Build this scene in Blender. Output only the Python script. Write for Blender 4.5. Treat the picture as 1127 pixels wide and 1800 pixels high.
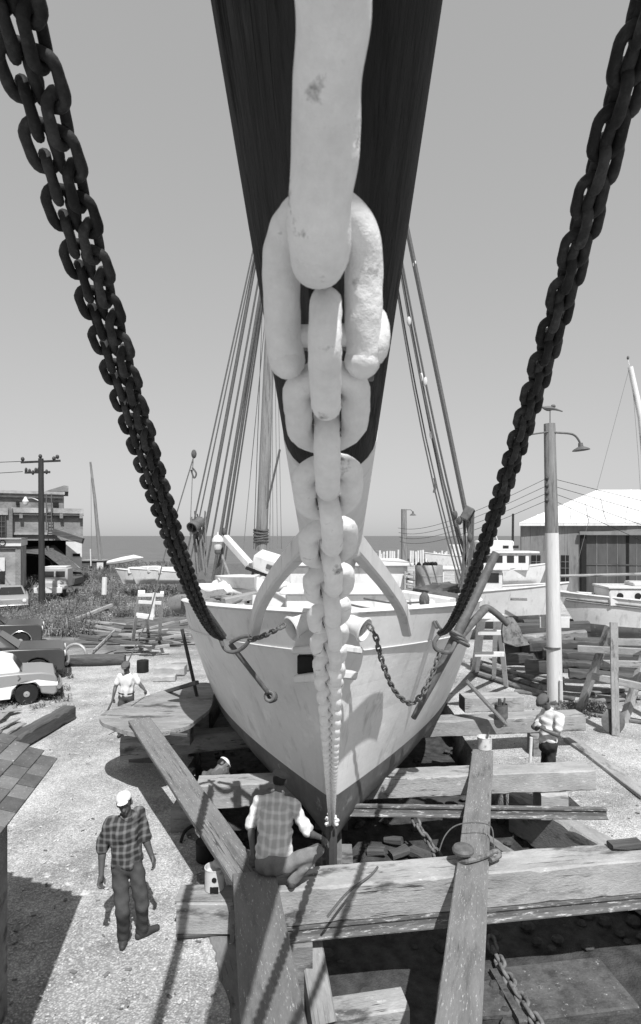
import bpy, bmesh, math, random
import numpy as np
from mathutils import Vector, Matrix, Euler
random.seed(7); RNG = np.random.default_rng(7)
for o in list(bpy.data.objects): bpy.data.objects.remove(o, do_unlink=True)
S = bpy.context.scene
COL = S.collection

# ---------------------------------------------------------------- camera, sky, sun, exposure
CAM_H = 4.7; FPX = 1034.0; CX = 578.0; CY = 942.0      # focal length and axis in photo pixels
cam = bpy.data.cameras.new('camera'); camo = bpy.data.objects.new('camera', cam); COL.objects.link(camo)
camo.location = (0, 0, CAM_H); camo.rotation_euler = (math.radians(90), 0, 0)
cam.sensor_fit = 'VERTICAL'; cam.sensor_height = 36; cam.sensor_width = 36
cam.lens = 36 * FPX / 1800
cam.shift_x = (563.5 - CX) / 1800; cam.shift_y = (CY - 900) / 1800
cam.clip_start = 0.02; cam.clip_end = 60000
cam.dof.use_dof = True; cam.dof.focus_distance = 4.0; cam.dof.aperture_fstop = 14
S.camera = camo
SUN_TO = Vector((.19, -.70, 1.0)).normalized()          # towards the sun
w = bpy.data.worlds.new('World'); S.world = w; w.use_nodes = True
nt = w.node_tree; bg = nt.nodes['Background']
sky = nt.nodes.new('ShaderNodeTexSky'); sky.sky_type = 'NISHITA'; sky.sun_disc = False
sky.sun_elevation = math.asin(SUN_TO.z); sky.sun_rotation = math.atan2(SUN_TO.x, SUN_TO.y)
sky.air_density = 1.0; sky.dust_density = 0.8; sky.ozone_density = 1.0
bw = nt.nodes.new('ShaderNodeVectorMath'); bw.operation = 'DOT_PRODUCT'; bw.inputs[1].default_value = (.15, .35, .50)   # blue-sensitive film
nt.links.new(sky.outputs[0], bw.inputs[0])
pw = nt.nodes.new('ShaderNodeMath'); pw.operation = 'POWER'; pw.inputs[1].default_value = .36; nt.links.new(bw.outputs['Value'], pw.inputs[0])   # the film's shoulder flattens the sky
nt.links.new(pw.outputs[0], bg.inputs[0]); bg.inputs[1].default_value = 0.225
sl = bpy.data.lights.new('sun', 'SUN'); sl.energy = 4.0; sl.angle = math.radians(.55); sl.color = (1, 1, 1)
so = bpy.data.objects.new('sun', sl); COL.objects.link(so); so.location = (3, -8, 30)
so.rotation_euler = (-SUN_TO).to_track_quat('-Z', 'Y').to_euler()
vs = S.view_settings; vs.view_transform = 'Standard'; vs.look = 'None'; vs.exposure = 0.55; vs.gamma = 1.0; vs.use_curve_mapping = False

def P(px, py, d): return Vector(((px - CX) / FPX * d, d, CAM_H - (py - CY) / FPX * d))
def G(px, py, z=0.0):
    d = (CAM_H - z) * FPX / (py - CY)
    return Vector(((px - CX) / FPX * d, d, z))

# ---------------------------------------------------------------- materials (black-and-white film: all greys)
MATS = {}
def mat(name, v, rough=.75, var=.2, scale=3.0, bump=.15, bscale=25.0, stretch=(1, 1, 1), spec=.25, metal=0.0,
        dark=None, dark_at=.62, dark_w=.08, dscale=2.0, light=None, light_at=.66, lscale=6.0, bdist=.01, dstretch=None, orand=0.0, crack=None, cscale=1.0, plank=None):
    m = bpy.data.materials.new(name); m.use_nodes = True; MATS[name] = m
    nt = m.node_tree; N = nt.nodes; L = nt.links
    b = N['Principled BSDF']; b.inputs['Roughness'].default_value = rough; b.inputs['Metallic'].default_value = metal
    b.inputs['Specular IOR Level'].default_value = spec
    tc = N.new('ShaderNodeTexCoord'); oi = N.new('ShaderNodeObjectInfo')
    sc = N.new('ShaderNodeVectorMath'); sc.operation = 'SCALE'; sc.inputs[0].default_value = (37, 53, 71)
    L.new(oi.outputs['Random'], sc.inputs['Scale'])
    ad = N.new('ShaderNodeVectorMath'); ad.operation = 'ADD'
    L.new(tc.outputs['Object'], ad.inputs[0]); L.new(sc.outputs[0], ad.inputs[1])
    def mapped(st):
        mp = N.new('ShaderNodeMapping'); mp.inputs['Scale'].default_value = st; L.new(ad.outputs[0], mp.inputs[0]); return mp.outputs[0]
    co = mapped(stretch)
    def noise(vec, s, det=6, ro=.6):
        n = N.new('ShaderNodeTexNoise'); n.inputs['Scale'].default_value = s; n.inputs['Detail'].default_value = det
        n.inputs['Roughness'].default_value = ro; L.new(vec, n.inputs['Vector']); return n.outputs[0]
    def mrange(x, a0, a1, b0, b1):
        r = N.new('ShaderNodeMapRange'); L.new(x, r.inputs[0])
        for i, q in enumerate((a0, a1, b0, b1)): r.inputs[i + 1].default_value = q
        return r.outputs[0]
    def mixf(f, a, bb):
        x = N.new('ShaderNodeMix'); x.data_type = 'FLOAT'; L.new(f, x.inputs[0])
        for i, q in ((2, a), (3, bb)):
            if isinstance(q, float): x.inputs[i].default_value = q
            else: L.new(q, x.inputs[i])
        return x.outputs[0]
    n1 = noise(co, scale); out = mrange(n1, .28, .72, v * (1 - var), v * (1 + var))
    n2 = noise(co, scale * 9, 4)
    f2 = mrange(n2, .25, .75, 1 - var * .5, 1 + var * .5)
    mu = N.new('ShaderNodeMath'); mu.operation = 'MULTIPLY'; L.new(out, mu.inputs[0]); L.new(f2, mu.inputs[1]); out = mu.outputs[0]
    if dark is not None:
        nd = noise(mapped(dstretch or stretch), dscale, 8, .65)
        out = mixf(mrange(nd, dark_at - dark_w, dark_at + dark_w, 0, 1), out, float(dark))
    if light is not None:
        nl = noise(co, lscale, 8, .7)
        out = mixf(mrange(nl, light_at - .05, light_at + .05, 0, 1), out, float(light))
    if crack is not None:       # long drying checks along the grain
        nc = noise(mapped((.22 * cscale, 9 * cscale, 9 * cscale)), 1.6, 3, .5)
        ab = N.new('ShaderNodeMath'); ab.operation = 'ABSOLUTE'; sb = N.new('ShaderNodeMath'); sb.operation = 'SUBTRACT'; sb.inputs[1].default_value = .47
        L.new(nc, sb.inputs[0]); L.new(sb.outputs[0], ab.inputs[0])
        gate = mrange(noise(mapped((1.1, 1.1, 1.1)), 1.1, 2, .5), .54, .60, 0, 1)
        cm = N.new('ShaderNodeMath'); cm.operation = 'MULTIPLY'; L.new(mrange(ab.outputs[0], .004, .012, 1, 0), cm.inputs[0]); L.new(gate, cm.inputs[1])
        out = mixf(cm.outputs[0], out, float(crack))
    if orand:
        wn = N.new('ShaderNodeTexWhiteNoise'); wn.noise_dimensions = '1D'; L.new(oi.outputs['Random'], wn.inputs['W'])
        mo = N.new('ShaderNodeMath'); mo.operation = 'MULTIPLY'; L.new(out, mo.inputs[0]); L.new(mrange(wn.outputs[0], 0, 1, 1 - orand, 1 + orand), mo.inputs[1]); out = mo.outputs[0]
    L.new(out, b.inputs['Base Color'])
    if bump:
        bp = N.new('ShaderNodeBump'); bp.inputs['Strength'].default_value = bump; bp.inputs['Distance'].default_value = bdist
        hgt = noise(co, bscale, 5)
        if plank:       # faint caulked seams
            wv = N.new('ShaderNodeTexWave'); wv.bands_direction = 'Z'; wv.inputs['Scale'].default_value = .314 / plank; wv.inputs['Distortion'].default_value = .15; wv.inputs['Detail Scale'].default_value = .4
            L.new(tc.outputs['Object'], wv.inputs['Vector']); ad2 = N.new('ShaderNodeMath'); ad2.operation = 'MULTIPLY_ADD'; ad2.inputs[1].default_value = .07
            L.new(mrange(wv.outputs[1], .0, .07, 0, 1), ad2.inputs[0]); L.new(hgt, ad2.inputs[2]); hgt = ad2.outputs[0]
        L.new(hgt, bp.inputs['Height']); L.new(bp.outputs[0], b.inputs['Normal'])
    return m

mat('white_paint', .60, .6, .10, 1.4, .2, 12, dark=.36, dark_at=.64, dscale=2.2, dstretch=(2, 2, .6), bdist=.01, orand=.08)
mat('hull_white', .70, .55, .07, 1.4, .30, 5, dark=.44, dark_at=.64, dscale=1.3, dstretch=(2.8, 2.8, .3), bdist=.02, light=.80, light_at=.62, lscale=2.2, plank=.17)
mat('chain_white', .64, .65, .12, 11, .9, 34, dark=.20, dark_at=.655, dark_w=.04, dscale=22, bdist=.005)
mat('chain_shade_grime', .07, .8, .5, 40, .6, 90, dark=.3, dark_at=.6, dscale=60, bdist=.004)  # dark tone for the shaded, grimy gaps between links
mat('chain_dark', .026, .7, .5, 20, .6, 80, spec=.2, dark=.05, dark_at=.62, dscale=40, bdist=.004, orand=.5)
mat('iron', .10, .6, .35, 12, .35, 60, spec=.4, bdist=.004)
mat('rusty_iron', .17, .8, .35, 9, .4, 50, dark=.07, dark_at=.55, dscale=14, bdist=.004)
mat('bottom_paint', .135, .75, .25, 1.6, .3, 12, dark=.09, dark_at=.58, dscale=2.2, dstretch=(1, 1, .4), light=.3, light_at=.66, lscale=3, bdist=.01)
mat('spar_dark', .021, .75, .6, 2.2, .9, 9, (0.35, 4, 4), spec=.12, dark=.004, dark_at=.60, dark_w=.03, dscale=3.2, bdist=.02, crack=.002, cscale=1.3, light=.045, light_at=.66, lscale=4)
mat('spar_pale', .26, .7, .25, 3, .3, 20, (.4, 4, 4), dark=.12, dark_at=.6, dscale=2)
mat('timber_pale', .29, .9, .26, 1.5, .45, 18, (1.0, 2.4, 2.4), dark=.085, dark_at=.60, dark_w=.05, dscale=1.3, light=.52, light_at=.66, lscale=7, dstretch=(.9, 2.6, 2.6), bdist=.02, orand=.12, crack=.03)
mat('timber_grey', .20, .9, .28, 1.5, .45, 18, (1.0, 2.4, 2.4), dark=.07, dark_at=.58, dark_w=.06, dscale=1.6, light=.42, light_at=.68, lscale=7, dstretch=(1.0, 2.6, 2.6), bdist=.02, orand=.2, crack=.025)
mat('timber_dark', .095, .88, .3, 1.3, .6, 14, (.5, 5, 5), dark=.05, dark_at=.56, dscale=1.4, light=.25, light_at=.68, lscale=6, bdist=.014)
mat('plank_grey', .17, .9, .2, 2.0, .6, 22, (.8, 4, 4), light=.48, light_at=.63, lscale=17, dark=.085, dark_at=.62, dscale=1.5, bdist=.01, orand=.08, crack=.05)
mat('floor_dirt', .09, .95, .35, 3, .8, 14, dark=.05, dark_at=.56, dscale=5, light=.4, light_at=.66, lscale=16, bdist=.03)
mat('steel_rail', .12, .65, .3, 5, .35, 30, (.6, 3, 3), light=.55, light_at=.60, lscale=12, bdist=.006)
mat('dirt_dark', .07, .95, .3, 4, .8, 10, dark=.05, dark_at=.55, dscale=6, bdist=.04)
mat('rope', .20, .9, .3, 30, .5, 120, dark=.08, dark_at=.6, dscale=30)
mat('rope_dark', .10, .9, .3, 30, .4, 120)
mat('rubber', .02, .8, .3, 8, .2, 40)
mat('black', .012, .7, .3, 6, .1, 30)
mat('glass_dark', .02, .12, .2, 2, 0, 10, spec=.6)
mat('chrome', .6, .25, .1, 4, .05, 20, metal=1.0)
mat('corrugated', .19, .75, .2, 1.2, .25, 8, (.6, .6, .2), dark=.07, dark_at=.6, dscale=.8, dstretch=(1, 1, .25), bdist=.02)
mat('corrugated_door', .085, .75, .3, .8, .2, 8, (1, 1, .2), dark=.05, dark_at=.6, dscale=.8, dstretch=(1, 1, .25), bdist=.02)
mat('roof_white', .72, .6, .05, .8, .1, 5, bdist=.02)
mat('concrete', .33, .9, .2, 3, .3, 25)
mat('pole_dark', .035, .85, .3, 2, .5, 20, (4, 4, .4), bdist=.01)
mat('pole_wood', .21, .85, .3, 2, .6, 14, (5, 5, .35), dark=.08, dark_at=.6, dscale=3, dstretch=(6, 6, .4), bdist=.015)
mat('pole_white', .56, .8, .12, 2, .5, 14, (5, 5, .35), dark=.25, dark_at=.68, dscale=3, dstretch=(6, 6, .5), bdist=.015)
mat('galvanized', .34, .5, .2, 3, .15, 20, metal=.3, dark=.22, dark_at=.6, dscale=2)
mat('skin', .085, .5, .12, 9, .15, 60, spec=.35)
mat('skin_b', .13, .5, .12, 9, .15, 60, spec=.35)
mat('cloth_white', .60, .9, .06, 6, .3, 16, bdist=.015)
mat('cloth_grey', .10, .9, .15, 6, .3, 16, bdist=.015)
mat('trouser_grey', .06, .9, .18, 7, .35, 14, bdist=.02)
mat('trouser_dark', .03, .9, .2, 7, .3, 14, bdist=.02)
mat('trouser_mid', .17, .9, .18, 7, .35, 14, bdist=.02, light=.4, light_at=.68, lscale=5)
mat('leather', .045, .6, .25, 14, .2, 50)
mat('cap_dark', .10, .85, .2, 16, .3, 60)
mat('cap_white', .62, .9, .1, 12, .3, 50, dark=.2, dark_at=.66, dscale=30, dark_w=.03)
mat('car_grey', .25, .3, .05, .6, 0, 5, spec=.5)
mat('car_white', .78, .3, .04, .6, 0, 5, spec=.5)
mat('car_dark', .055, .3, .12, .8, 0, 5, spec=.5)
mat('car_pale', .26, .4, .1, .8, 0, 5, spec=.45)
mat('truck_grey', .34, .5, .15, 1.2, .05, 8)
mat('weed', .14, .8, .5, .35, 0, 5, spec=.15)
mat('weed_pale', .27, .8, .4, .4, 0, 5, spec=.15)
mat('shingle', .13, .95, .25, 5, .6, 90, light=.3, light_at=.64, lscale=30, bdist=.004, orand=.35)
mat('shell', .46, .9, .3, 9, .2, 60)
mat('paint_can', .55, .45, .1, 6, .05, 20, dark=.15, dark_at=.64, dscale=8)
mat('plaster', .60, .9, .15, .8, .3, 6, dark=.2, dark_at=.62, dscale=.7, bdist=.03)
mat('insulator', .05, .4, .1, 5, 0, 10)
mat('drum', .26, .5, .16, 2.2, .1, 10, dark=.14, dark_at=.6, dscale=3, metal=.2)

def brick_mat(name, a, b, mortar, s):
    m = bpy.data.materials.new(name); m.use_nodes = True; MATS[name] = m
    nt = m.node_tree; N = nt.nodes; L = nt.links; bs = N['Principled BSDF']; bs.inputs['Roughness'].default_value = .9
    tc = N.new('ShaderNodeTexCoord'); sx = N.new('ShaderNodeSeparateXYZ'); L.new(tc.outputs['Object'], sx.inputs[0])
    ad = N.new('ShaderNodeMath'); ad.operation = 'ADD'; L.new(sx.outputs[0], ad.inputs[0]); L.new(sx.outputs[1], ad.inputs[1])
    cb = N.new('ShaderNodeCombineXYZ'); L.new(ad.outputs[0], cb.inputs[0]); L.new(sx.outputs[2], cb.inputs[1])
    br = N.new('ShaderNodeTexBrick'); br.inputs['Scale'].default_value = s
    br.inputs['Color1'].default_value = (a,) * 3 + (1,); br.inputs['Color2'].default_value = (b,) * 3 + (1,); br.inputs['Mortar'].default_value = (mortar,) * 3 + (1,)
    L.new(cb.outputs[0], br.inputs['Vector'])
    n = N.new('ShaderNodeTexNoise'); n.inputs['Scale'].default_value = .7; n.inputs['Detail'].default_value = 8; L.new(tc.outputs['Object'], n.inputs['Vector'])
    mr = N.new('ShaderNodeMapRange'); L.new(n.outputs[0], mr.inputs[0]); mr.inputs[1].default_value = .3; mr.inputs[2].default_value = .7; mr.inputs[3].default_value = .65; mr.inputs[4].default_value = 1.25
    mx = N.new('ShaderNodeMix'); mx.data_type = 'RGBA'; mx.blend_type = 'MULTIPLY'; mx.inputs[0].default_value = 1
    L.new(br.outputs[0], mx.inputs[6]); L.new(mr.outputs[0], mx.inputs[7]); L.new(mx.outputs[2], bs.inputs['Base Color'])
brick_mat('brick', .15, .21, .28, 2.2)
brick_mat('brick_pale', .24, .31, .38, 2.2)

def plaid_mat(name, base, line, cell, dkv=None):
    m = bpy.data.materials.new(name); m.use_nodes = True; MATS[name] = m
    nt = m.node_tree; N = nt.nodes; L = nt.links; bs = N['Principled BSDF']; bs.inputs['Roughness'].default_value = .9; bs.inputs['Specular IOR Level'].default_value = .15
    tc = N.new('ShaderNodeTexCoord')
    nz = N.new('ShaderNodeTexNoise'); nz.inputs['Scale'].default_value = 5; L.new(tc.outputs['Object'], nz.inputs['Vector'])
    vm = N.new('ShaderNodeVectorMath'); vm.operation = 'MULTIPLY_ADD'; vm.inputs[1].default_value = (.05, .05, .05)
    L.new(nz.outputs[1], vm.inputs[0]); L.new(tc.outputs['Object'], vm.inputs[2])
    outs = []
    for d in ('X', 'Z'):
        wv = N.new('ShaderNodeTexWave'); wv.bands_direction = d; wv.inputs['Scale'].default_value = .314 / cell; wv.inputs['Distortion'].default_value = 0
        L.new(vm.outputs[0], wv.inputs['Vector'])
        mr = N.new('ShaderNodeMapRange'); L.new(wv.outputs[1], mr.inputs[0]); mr.inputs[1].default_value = .45; mr.inputs[2].default_value = .95; mr.inputs[3].default_value = 0; mr.inputs[4].default_value = .55
        outs.append(mr.outputs[0])
    ad = N.new('ShaderNodeMath'); ad.operation = 'ADD'; L.new(outs[0], ad.inputs[0]); L.new(outs[1], ad.inputs[1]); ad.use_clamp = True
    mx = N.new('ShaderNodeMix'); mx.data_type = 'RGBA'; L.new(ad.outputs[0], mx.inputs[0])
    mx.inputs[6].default_value = (base,) * 3 + (1,); mx.inputs[7].default_value = (line,) * 3 + (1,)
    L.new(mx.outputs[2], bs.inputs['Base Color'])
    n3 = N.new('ShaderNodeTexNoise'); n3.inputs['Scale'].default_value = 14; L.new(tc.outputs['Object'], n3.inputs['Vector'])
    bp = N.new('ShaderNodeBump'); bp.inputs['Strength'].default_value = .35; bp.inputs['Distance'].default_value = .02; L.new(n3.outputs[0], bp.inputs['Height']); L.new(bp.outputs[0], bs.inputs['Normal'])
plaid_mat('plaid_dark', .035, .17, .075)
plaid_mat('plaid_pale', .42, .68, .085)

# ---------------------------------------------------------------- mesh helpers
def wl(o):
    v = Vector((0, 0, 0))
    while o is not None: v += o.location; o = o.parent
    return v
def tag(o, label=None, cat=None, group=None, kind=None):
    if label: o['label'] = label
    if cat: o['category'] = cat
    if group: o['group'] = group
    if kind: o['kind'] = kind
    return o
def thing(name, label, cat, loc=(0, 0, 0), group=None, rz=0.0):
    o = bpy.data.objects.new(name, None); COL.objects.link(o); o.location = Vector(loc); o.rotation_euler = (0, 0, rz)
    o.empty_display_size = .1
    return tag(o, label, cat, group)
def frame(d, up=Vector((0, 0, 1))):
    x = Vector(d).normalized(); y = Vector(up).cross(x)
    if y.length < 1e-4: y = Vector((0, 1, 0)).cross(x)
    y.normalize(); z = x.cross(y); return x, y, z

class MB:
    def __init__(s): s.v = []; s.f = []
    def add(s, vs, fs):
        o = len(s.v); s.v += [tuple(q) for q in vs]; s.f += [tuple(i + o for i in q) for q in fs]; return s
    def box(s, c, size, ax=None, bev=0.0, jit=0.0):
        hx, hy, hz = [q / 2 for q in size]; c = Vector(c)
        X, Y, Z = ax or (Vector((1, 0, 0)), Vector((0, 1, 0)), Vector((0, 0, 1)))
        if bev <= 0:
            vs = [c + X * (hx * a) + Y * (hy * b) + Z * (hz * e) for a in (-1, 1) for b in (-1, 1) for e in (-1, 1)]
            s.add(vs, [(0, 1, 3, 2), (4, 6, 7, 5), (0, 4, 5, 1), (2, 3, 7, 6), (0, 2, 6, 4), (1, 5, 7, 3)]); return s
        b = min(bev, hx * .45, hy * .45, hz * .45); vs = []; idx = {}
        for a in (-1, 1):
            for e in (-1, 1):
                for g in (-1, 1):
                    for k in range(3):
                        q = [a * hx, e * hy, g * hz]
                        for j in range(3):
                            if j != k: q[j] -= (a, e, g)[j] * b
                        if jit: q = [t + random.uniform(-jit, jit) for t in q]
                        idx[(a, e, g, k)] = len(vs); vs.append(c + X * q[0] + Y * q[1] + Z * q[2])
        fs = []
        def F(l): fs.append(tuple(l))
        for sg in (-1, 1):
            F([idx[(sg, p, q, 0)] for p, q in ((-1, -1), (1, -1), (1, 1), (-1, 1))][::sg])
            F([idx[(p, sg, q, 1)] for p, q in ((-1, -1), (-1, 1), (1, 1), (1, -1))][::sg])
            F([idx[(p, q, sg, 2)] for p, q in ((-1, -1), (1, -1), (1, 1), (-1, 1))][::sg])
        for p in (-1, 1):
            for q in (-1, 1):
                F([idx[(-1, p, q, 1)], idx[(1, p, q, 1)], idx[(1, p, q, 2)], idx[(-1, p, q, 2)]])
                F([idx[(p, -1, q, 0)], idx[(p, 1, q, 0)], idx[(p, 1, q, 2)], idx[(p, -1, q, 2)]])
                F([idx[(p, q, -1, 0)], idx[(p, q, 1, 0)], idx[(p, q, 1, 1)], idx[(p, q, -1, 1)]])
        for a in (-1, 1):
            for e in (-1, 1):
                for g in (-1, 1): F([idx[(a, e, g, 0)], idx[(a, e, g, 1)], idx[(a, e, g, 2)]])
        s.add(vs, fs); return s
    def bar(s, p0, p1, w_, h, bev=0.0, up=Vector((0, 0, 1)), jit=0):
        p0 = Vector(p0); p1 = Vector(p1); X, Y, Z = frame(p1 - p0, up)
        return s.box((p0 + p1) / 2, ((p1 - p0).length, w_, h), (X, Y, Z), bev, jit)
    def tube(s, pts, r, n=8, cap=True, sy=1.0, up=Vector((0, 0, 1)), closed=False):
        pts = [Vector(p) for p in pts]; m = len(pts)
        if not hasattr(r, '__len__'): r = [r] * m
        o = len(s.v); prevN = None
        for i, p in enumerate(pts):
            if closed: t = pts[(i + 1) % m] - pts[i - 1]
            else: t = pts[min(i + 1, m - 1)] - pts[max(i - 1, 0)]
            t.normalize()
            if prevN is None:
                x, y, z = frame(t, up); prevN = y
            y = (prevN - t * prevN.dot(t)).normalized(); z = t.cross(y); prevN = y
            for k in range(n):
                a = 2 * math.pi * k / n
                s.v.append(tuple(p + y * (math.cos(a) * r[i]) + z * (math.sin(a) * r[i] * sy)))
        for i in range(m if closed else m - 1):
            for k in range(n):
                k2 = (k + 1) % n; j = (i + 1) % m
                s.f.append((o + i * n + k, o + i * n + k2, o + j * n + k2, o + j * n + k))
        if cap and not closed:
            s.f.append(tuple(o + k for k in range(n))[::-1]); s.f.append(tuple(o + (m - 1) * n + k for k in range(n)))
        return s
    def lathe(s, prof, n=16, c=(0, 0, 0), axis=Vector((0, 0, 1)), cap=True, sx=1.0):
        c = Vector(c); x, y, z = frame(axis, Vector((0, 1, 0)) if abs(Vector(axis).normalized().y) < .9 else Vector((1, 0, 0)))
        o = len(s.v)
        for r, h in prof:
            for k in range(n):
                a = 2 * math.pi * k / n; s.v.append(tuple(c + x * h + y * (math.cos(a) * r * sx) + z * (math.sin(a) * r)))
        for i in range(len(prof) - 1):
            for k in range(n):
                k2 = (k + 1) % n; s.f.append((o + i * n + k, o + i * n + k2, o + (i + 1) * n + k2, o + (i + 1) * n + k))
        if cap:
            s.f.append(tuple(o + k for k in range(n))[::-1]); s.f.append(tuple(o + (len(prof) - 1) * n + k for k in range(n)))
        return s
    def ball(s, c, r, n=10, m=6):
        rx, ry, rz = r if hasattr(r, '__len__') else (r, r, r)
        prof = [(max(math.sin(math.pi * i / m), .02), -math.cos(math.pi * i / m)) for i in range(m + 1)]
        o = len(s.v); s.lathe(prof, n)
        for i in range(o, len(s.v)):
            q = s.v[i]; s.v[i] = (c[0] + q[0] * rx, c[1] + q[1] * ry, c[2] + q[2] * rz)
        return s
    def prism(s, poly, t, O, U, V, bev=0):
        """polygon (u,v) in the plane O,U,V extruded by t along U x V (centred)"""
        O = Vector(O); U = Vector(U); V = Vector(V); W = U.cross(V).normalized(); n = len(poly)
        vs = [O + U * a + V * b - W * (t / 2) for a, b in poly] + [O + U * a + V * b + W * (t / 2) for a, b in poly]
        fs = [tuple(range(n))[::-1], tuple(range(n, 2 * n))] + [(i, (i + 1) % n, (i + 1) % n + n, i + n) for i in range(n)]
        return s.add(vs, fs)
    def loft(s, rings, closed=True, cap=True):
        o = len(s.v); n = len(rings[0])
        for r in rings: s.v += [tuple(q) for q in r]
        for i in range(len(rings) - 1):
            for k in range(n if closed else n - 1):
                k2 = (k + 1) % n; s.f.append((o + i * n + k, o + i * n + k2, o + (i + 1) * n + k2, o + (i + 1) * n + k))
        if cap and closed:
            s.f.append(tuple(o + k for k in range(n))[::-1]); s.f.append(tuple(o + (len(rings) - 1) * n + k for k in range(n)))
        return s
    def mesh(s, name, m, smooth=True, ang=40, off=Vector((0, 0, 0))):
        me = bpy.data.meshes.new(name)
        vs = [(a - off.x, b - off.y, c - off.z) for a, b, c in s.v]
        me.from_pydata(vs, [], s.f); me.validate()
        bm = bmesh.new(); bm.from_mesh(me); bmesh.ops.recalc_face_normals(bm, faces=bm.faces); bm.to_mesh(me); bm.free()
        if m: me.materials.append(MATS[m] if isinstance(m, str) else m)
        if smooth:
            me.polygons.foreach_set('use_smooth', [True] * len(me.polygons)); me.set_sharp_from_angle(angle=math.radians(ang))
        me.update(); return me
    def build(s, name, m, parent=None, local=False, loc=None, smooth=True, ang=40):
        """world-space vertices; the origin goes to loc (or the parent's place); local=True: vertices are already parent-local"""
        off = Vector((0, 0, 0))
        if not local:
            off = wl(parent) if parent else Vector((0, 0, 0))
            if loc is not None: off = Vector(loc)
        me = s.mesh(name, m, smooth, ang, off)
        o = bpy.data.objects.new(name, me); COL.objects.link(o)
        if parent:
            o.parent = parent
            if loc is not None and not local: o.location = Vector(loc) - wl(parent)
        elif not local: o.location = off
        return o

def beam_obj(name, p0, p1, w_, h, m, parent=None, bev=.012, jit=.004, roll=0.0, top=True):
    """timber whose local x runs along its length (so the grain does too); p0,p1 on the top face's centre line"""
    p0 = Vector(p0); p1 = Vector(p1); X, Y, Z = frame(p1 - p0); L = (p1 - p0).length
    b = MB()
    ns = max(1, int(L / (.13 if jit >= .01 else .7))); ph = [random.uniform(0, 6.28) for _ in range(8)]
    # several stations so that edges can waver
    rings = []
    for i in range(ns + 1):
        x = L * i / ns; e = jit if 0 < i < ns else jit * .5
        def j(): return random.uniform(-e, e)
        hw = w_ / 2; zt = 0 if top else h / 2; zb = zt - h
        if jit >= .01:      # old baulks: crushed, wandering corners
            c4 = [bev * (1 + .3 * max(0, math.sin(x * 2.3 + ph[q]) + math.sin(x * 5.1 + ph[q + 4])) + (random.random() ** 5) * 2.2) for q in range(4)]
            def j(): return random.uniform(-.0035, .0035)
        else: c4 = [bev] * 4
        rings.append([(x, -hw + c4[0] + j(), zt + j()), (x, hw - c4[1] + j(), zt + j()), (x, hw + j(), zt - c4[1] + j()), (x, hw + j(), zb + c4[2] + j()),
                      (x, hw - c4[2], zb), (x, -hw + c4[3], zb), (x, -hw + j(), zb + c4[3] + j()), (x, -hw + j(), zt - c4[0] + j())])
    b.loft(rings)
    me = b.mesh(name, m, True, 25)
    o = bpy.data.objects.new(name, me); COL.objects.link(o)
    R = Matrix((X, Y, Z)).transposed().to_4x4() @ Matrix.Rotation(roll, 4, 'X')
    o.rotation_euler = R.to_euler()
    if parent: o.parent = parent; o.location = p0 - wl(parent)
    else: o.location = p0
    return o
def timber(name, label, cat, p0, p1, w_, h, m, group=None, **k):
    return tag(beam_obj(name, p0, p1, w_, h, m, **k), label, cat, group)

def link_mesh(name, m, wr, iw, pitch, nseg=7, nc=10):
    """chain link: long axis x, lying in the xy plane; wr wire radius, iw inner width, pitch inner length"""
    b = MB(); ry = iw / 2 + wr; st = pitch / 2 + wr - ry; pts = []
    for s_ in (1, -1):
        for i in range(nseg + 1):
            a = -math.pi / 2 + math.pi * i / nseg
            pts.append(Vector((s_ * (st + math.cos(a) * ry), s_ * math.sin(a) * ry, 0)))
        if nseg > 8: pts += [Vector((s_ * st * (1 - 2 * q / 5), s_ * ry, 0)) for q in range(1, 5)]
    b.tube(pts, wr, nc, closed=True)
    return b.mesh(name, m, True, 80)
def lay_chain(root, path, pitch, mesh, side, start_roll=0.0, roll0=0.0, jit=4.0, twist=0.0):
    """path: dense list of world points; links laid end to end with alternate quarter turns"""
    acc = [0]
    for i in range(1, len(path)): acc.append(acc[-1] + (path[i] - path[i - 1]).length)
    L = acc[-1]; n = int(L / pitch); j = 0; base = wl(root)
    def at(s_):
        s_ = min(max(s_, 0), L)
        import bisect
        k = min(max(bisect.bisect_right(acc, s_) - 1, 0), len(path) - 2)
        return path[k].lerp(path[k + 1], (s_ - acc[k]) / max(acc[k + 1] - acc[k], 1e-9))
    for i in range(n):
        c = at((i + .5) * pitch); t = at((i + 1) * pitch) - at(i * pitch)
        X = t.normalized(); Y = (Vector(side) - X * Vector(side).dot(X)).normalized(); Z = X.cross(Y)
        a = math.radians(start_roll + roll0 + (90 if i % 2 else 0) + random.uniform(-jit, jit) + (twist(i) if callable(twist) else twist * i))
        Y2 = Y * math.cos(a) + Z * math.sin(a); Z2 = X.cross(Y2)
        o = bpy.data.objects.new('link', mesh); COL.objects.link(o); o.parent = root
        o.rotation_euler = Matrix((X, Y2, Z2)).transposed().to_euler(); o.location = c - base
def dense(pts, n=300):
    """Catmull-Rom through pts"""
    pts = [Vector(p) for p in pts]; out = []; m = len(pts) - 1; k = max(2, n // m)
    for i in range(m):
        p0 = pts[max(i - 1, 0)]; p1 = pts[i]; p2 = pts[i + 1]; p3 = pts[min(i + 2, m)]
        for q in range(k):
            t = q / k
            out.append(.5 * ((2 * p1) + (p2 - p0) * t + (2 * p0 - 5 * p1 + 4 * p2 - p3) * t * t + (3 * p1 - p0 - 3 * p2 + p3) * t ** 3))
    out.append(pts[-1]); return out

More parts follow.
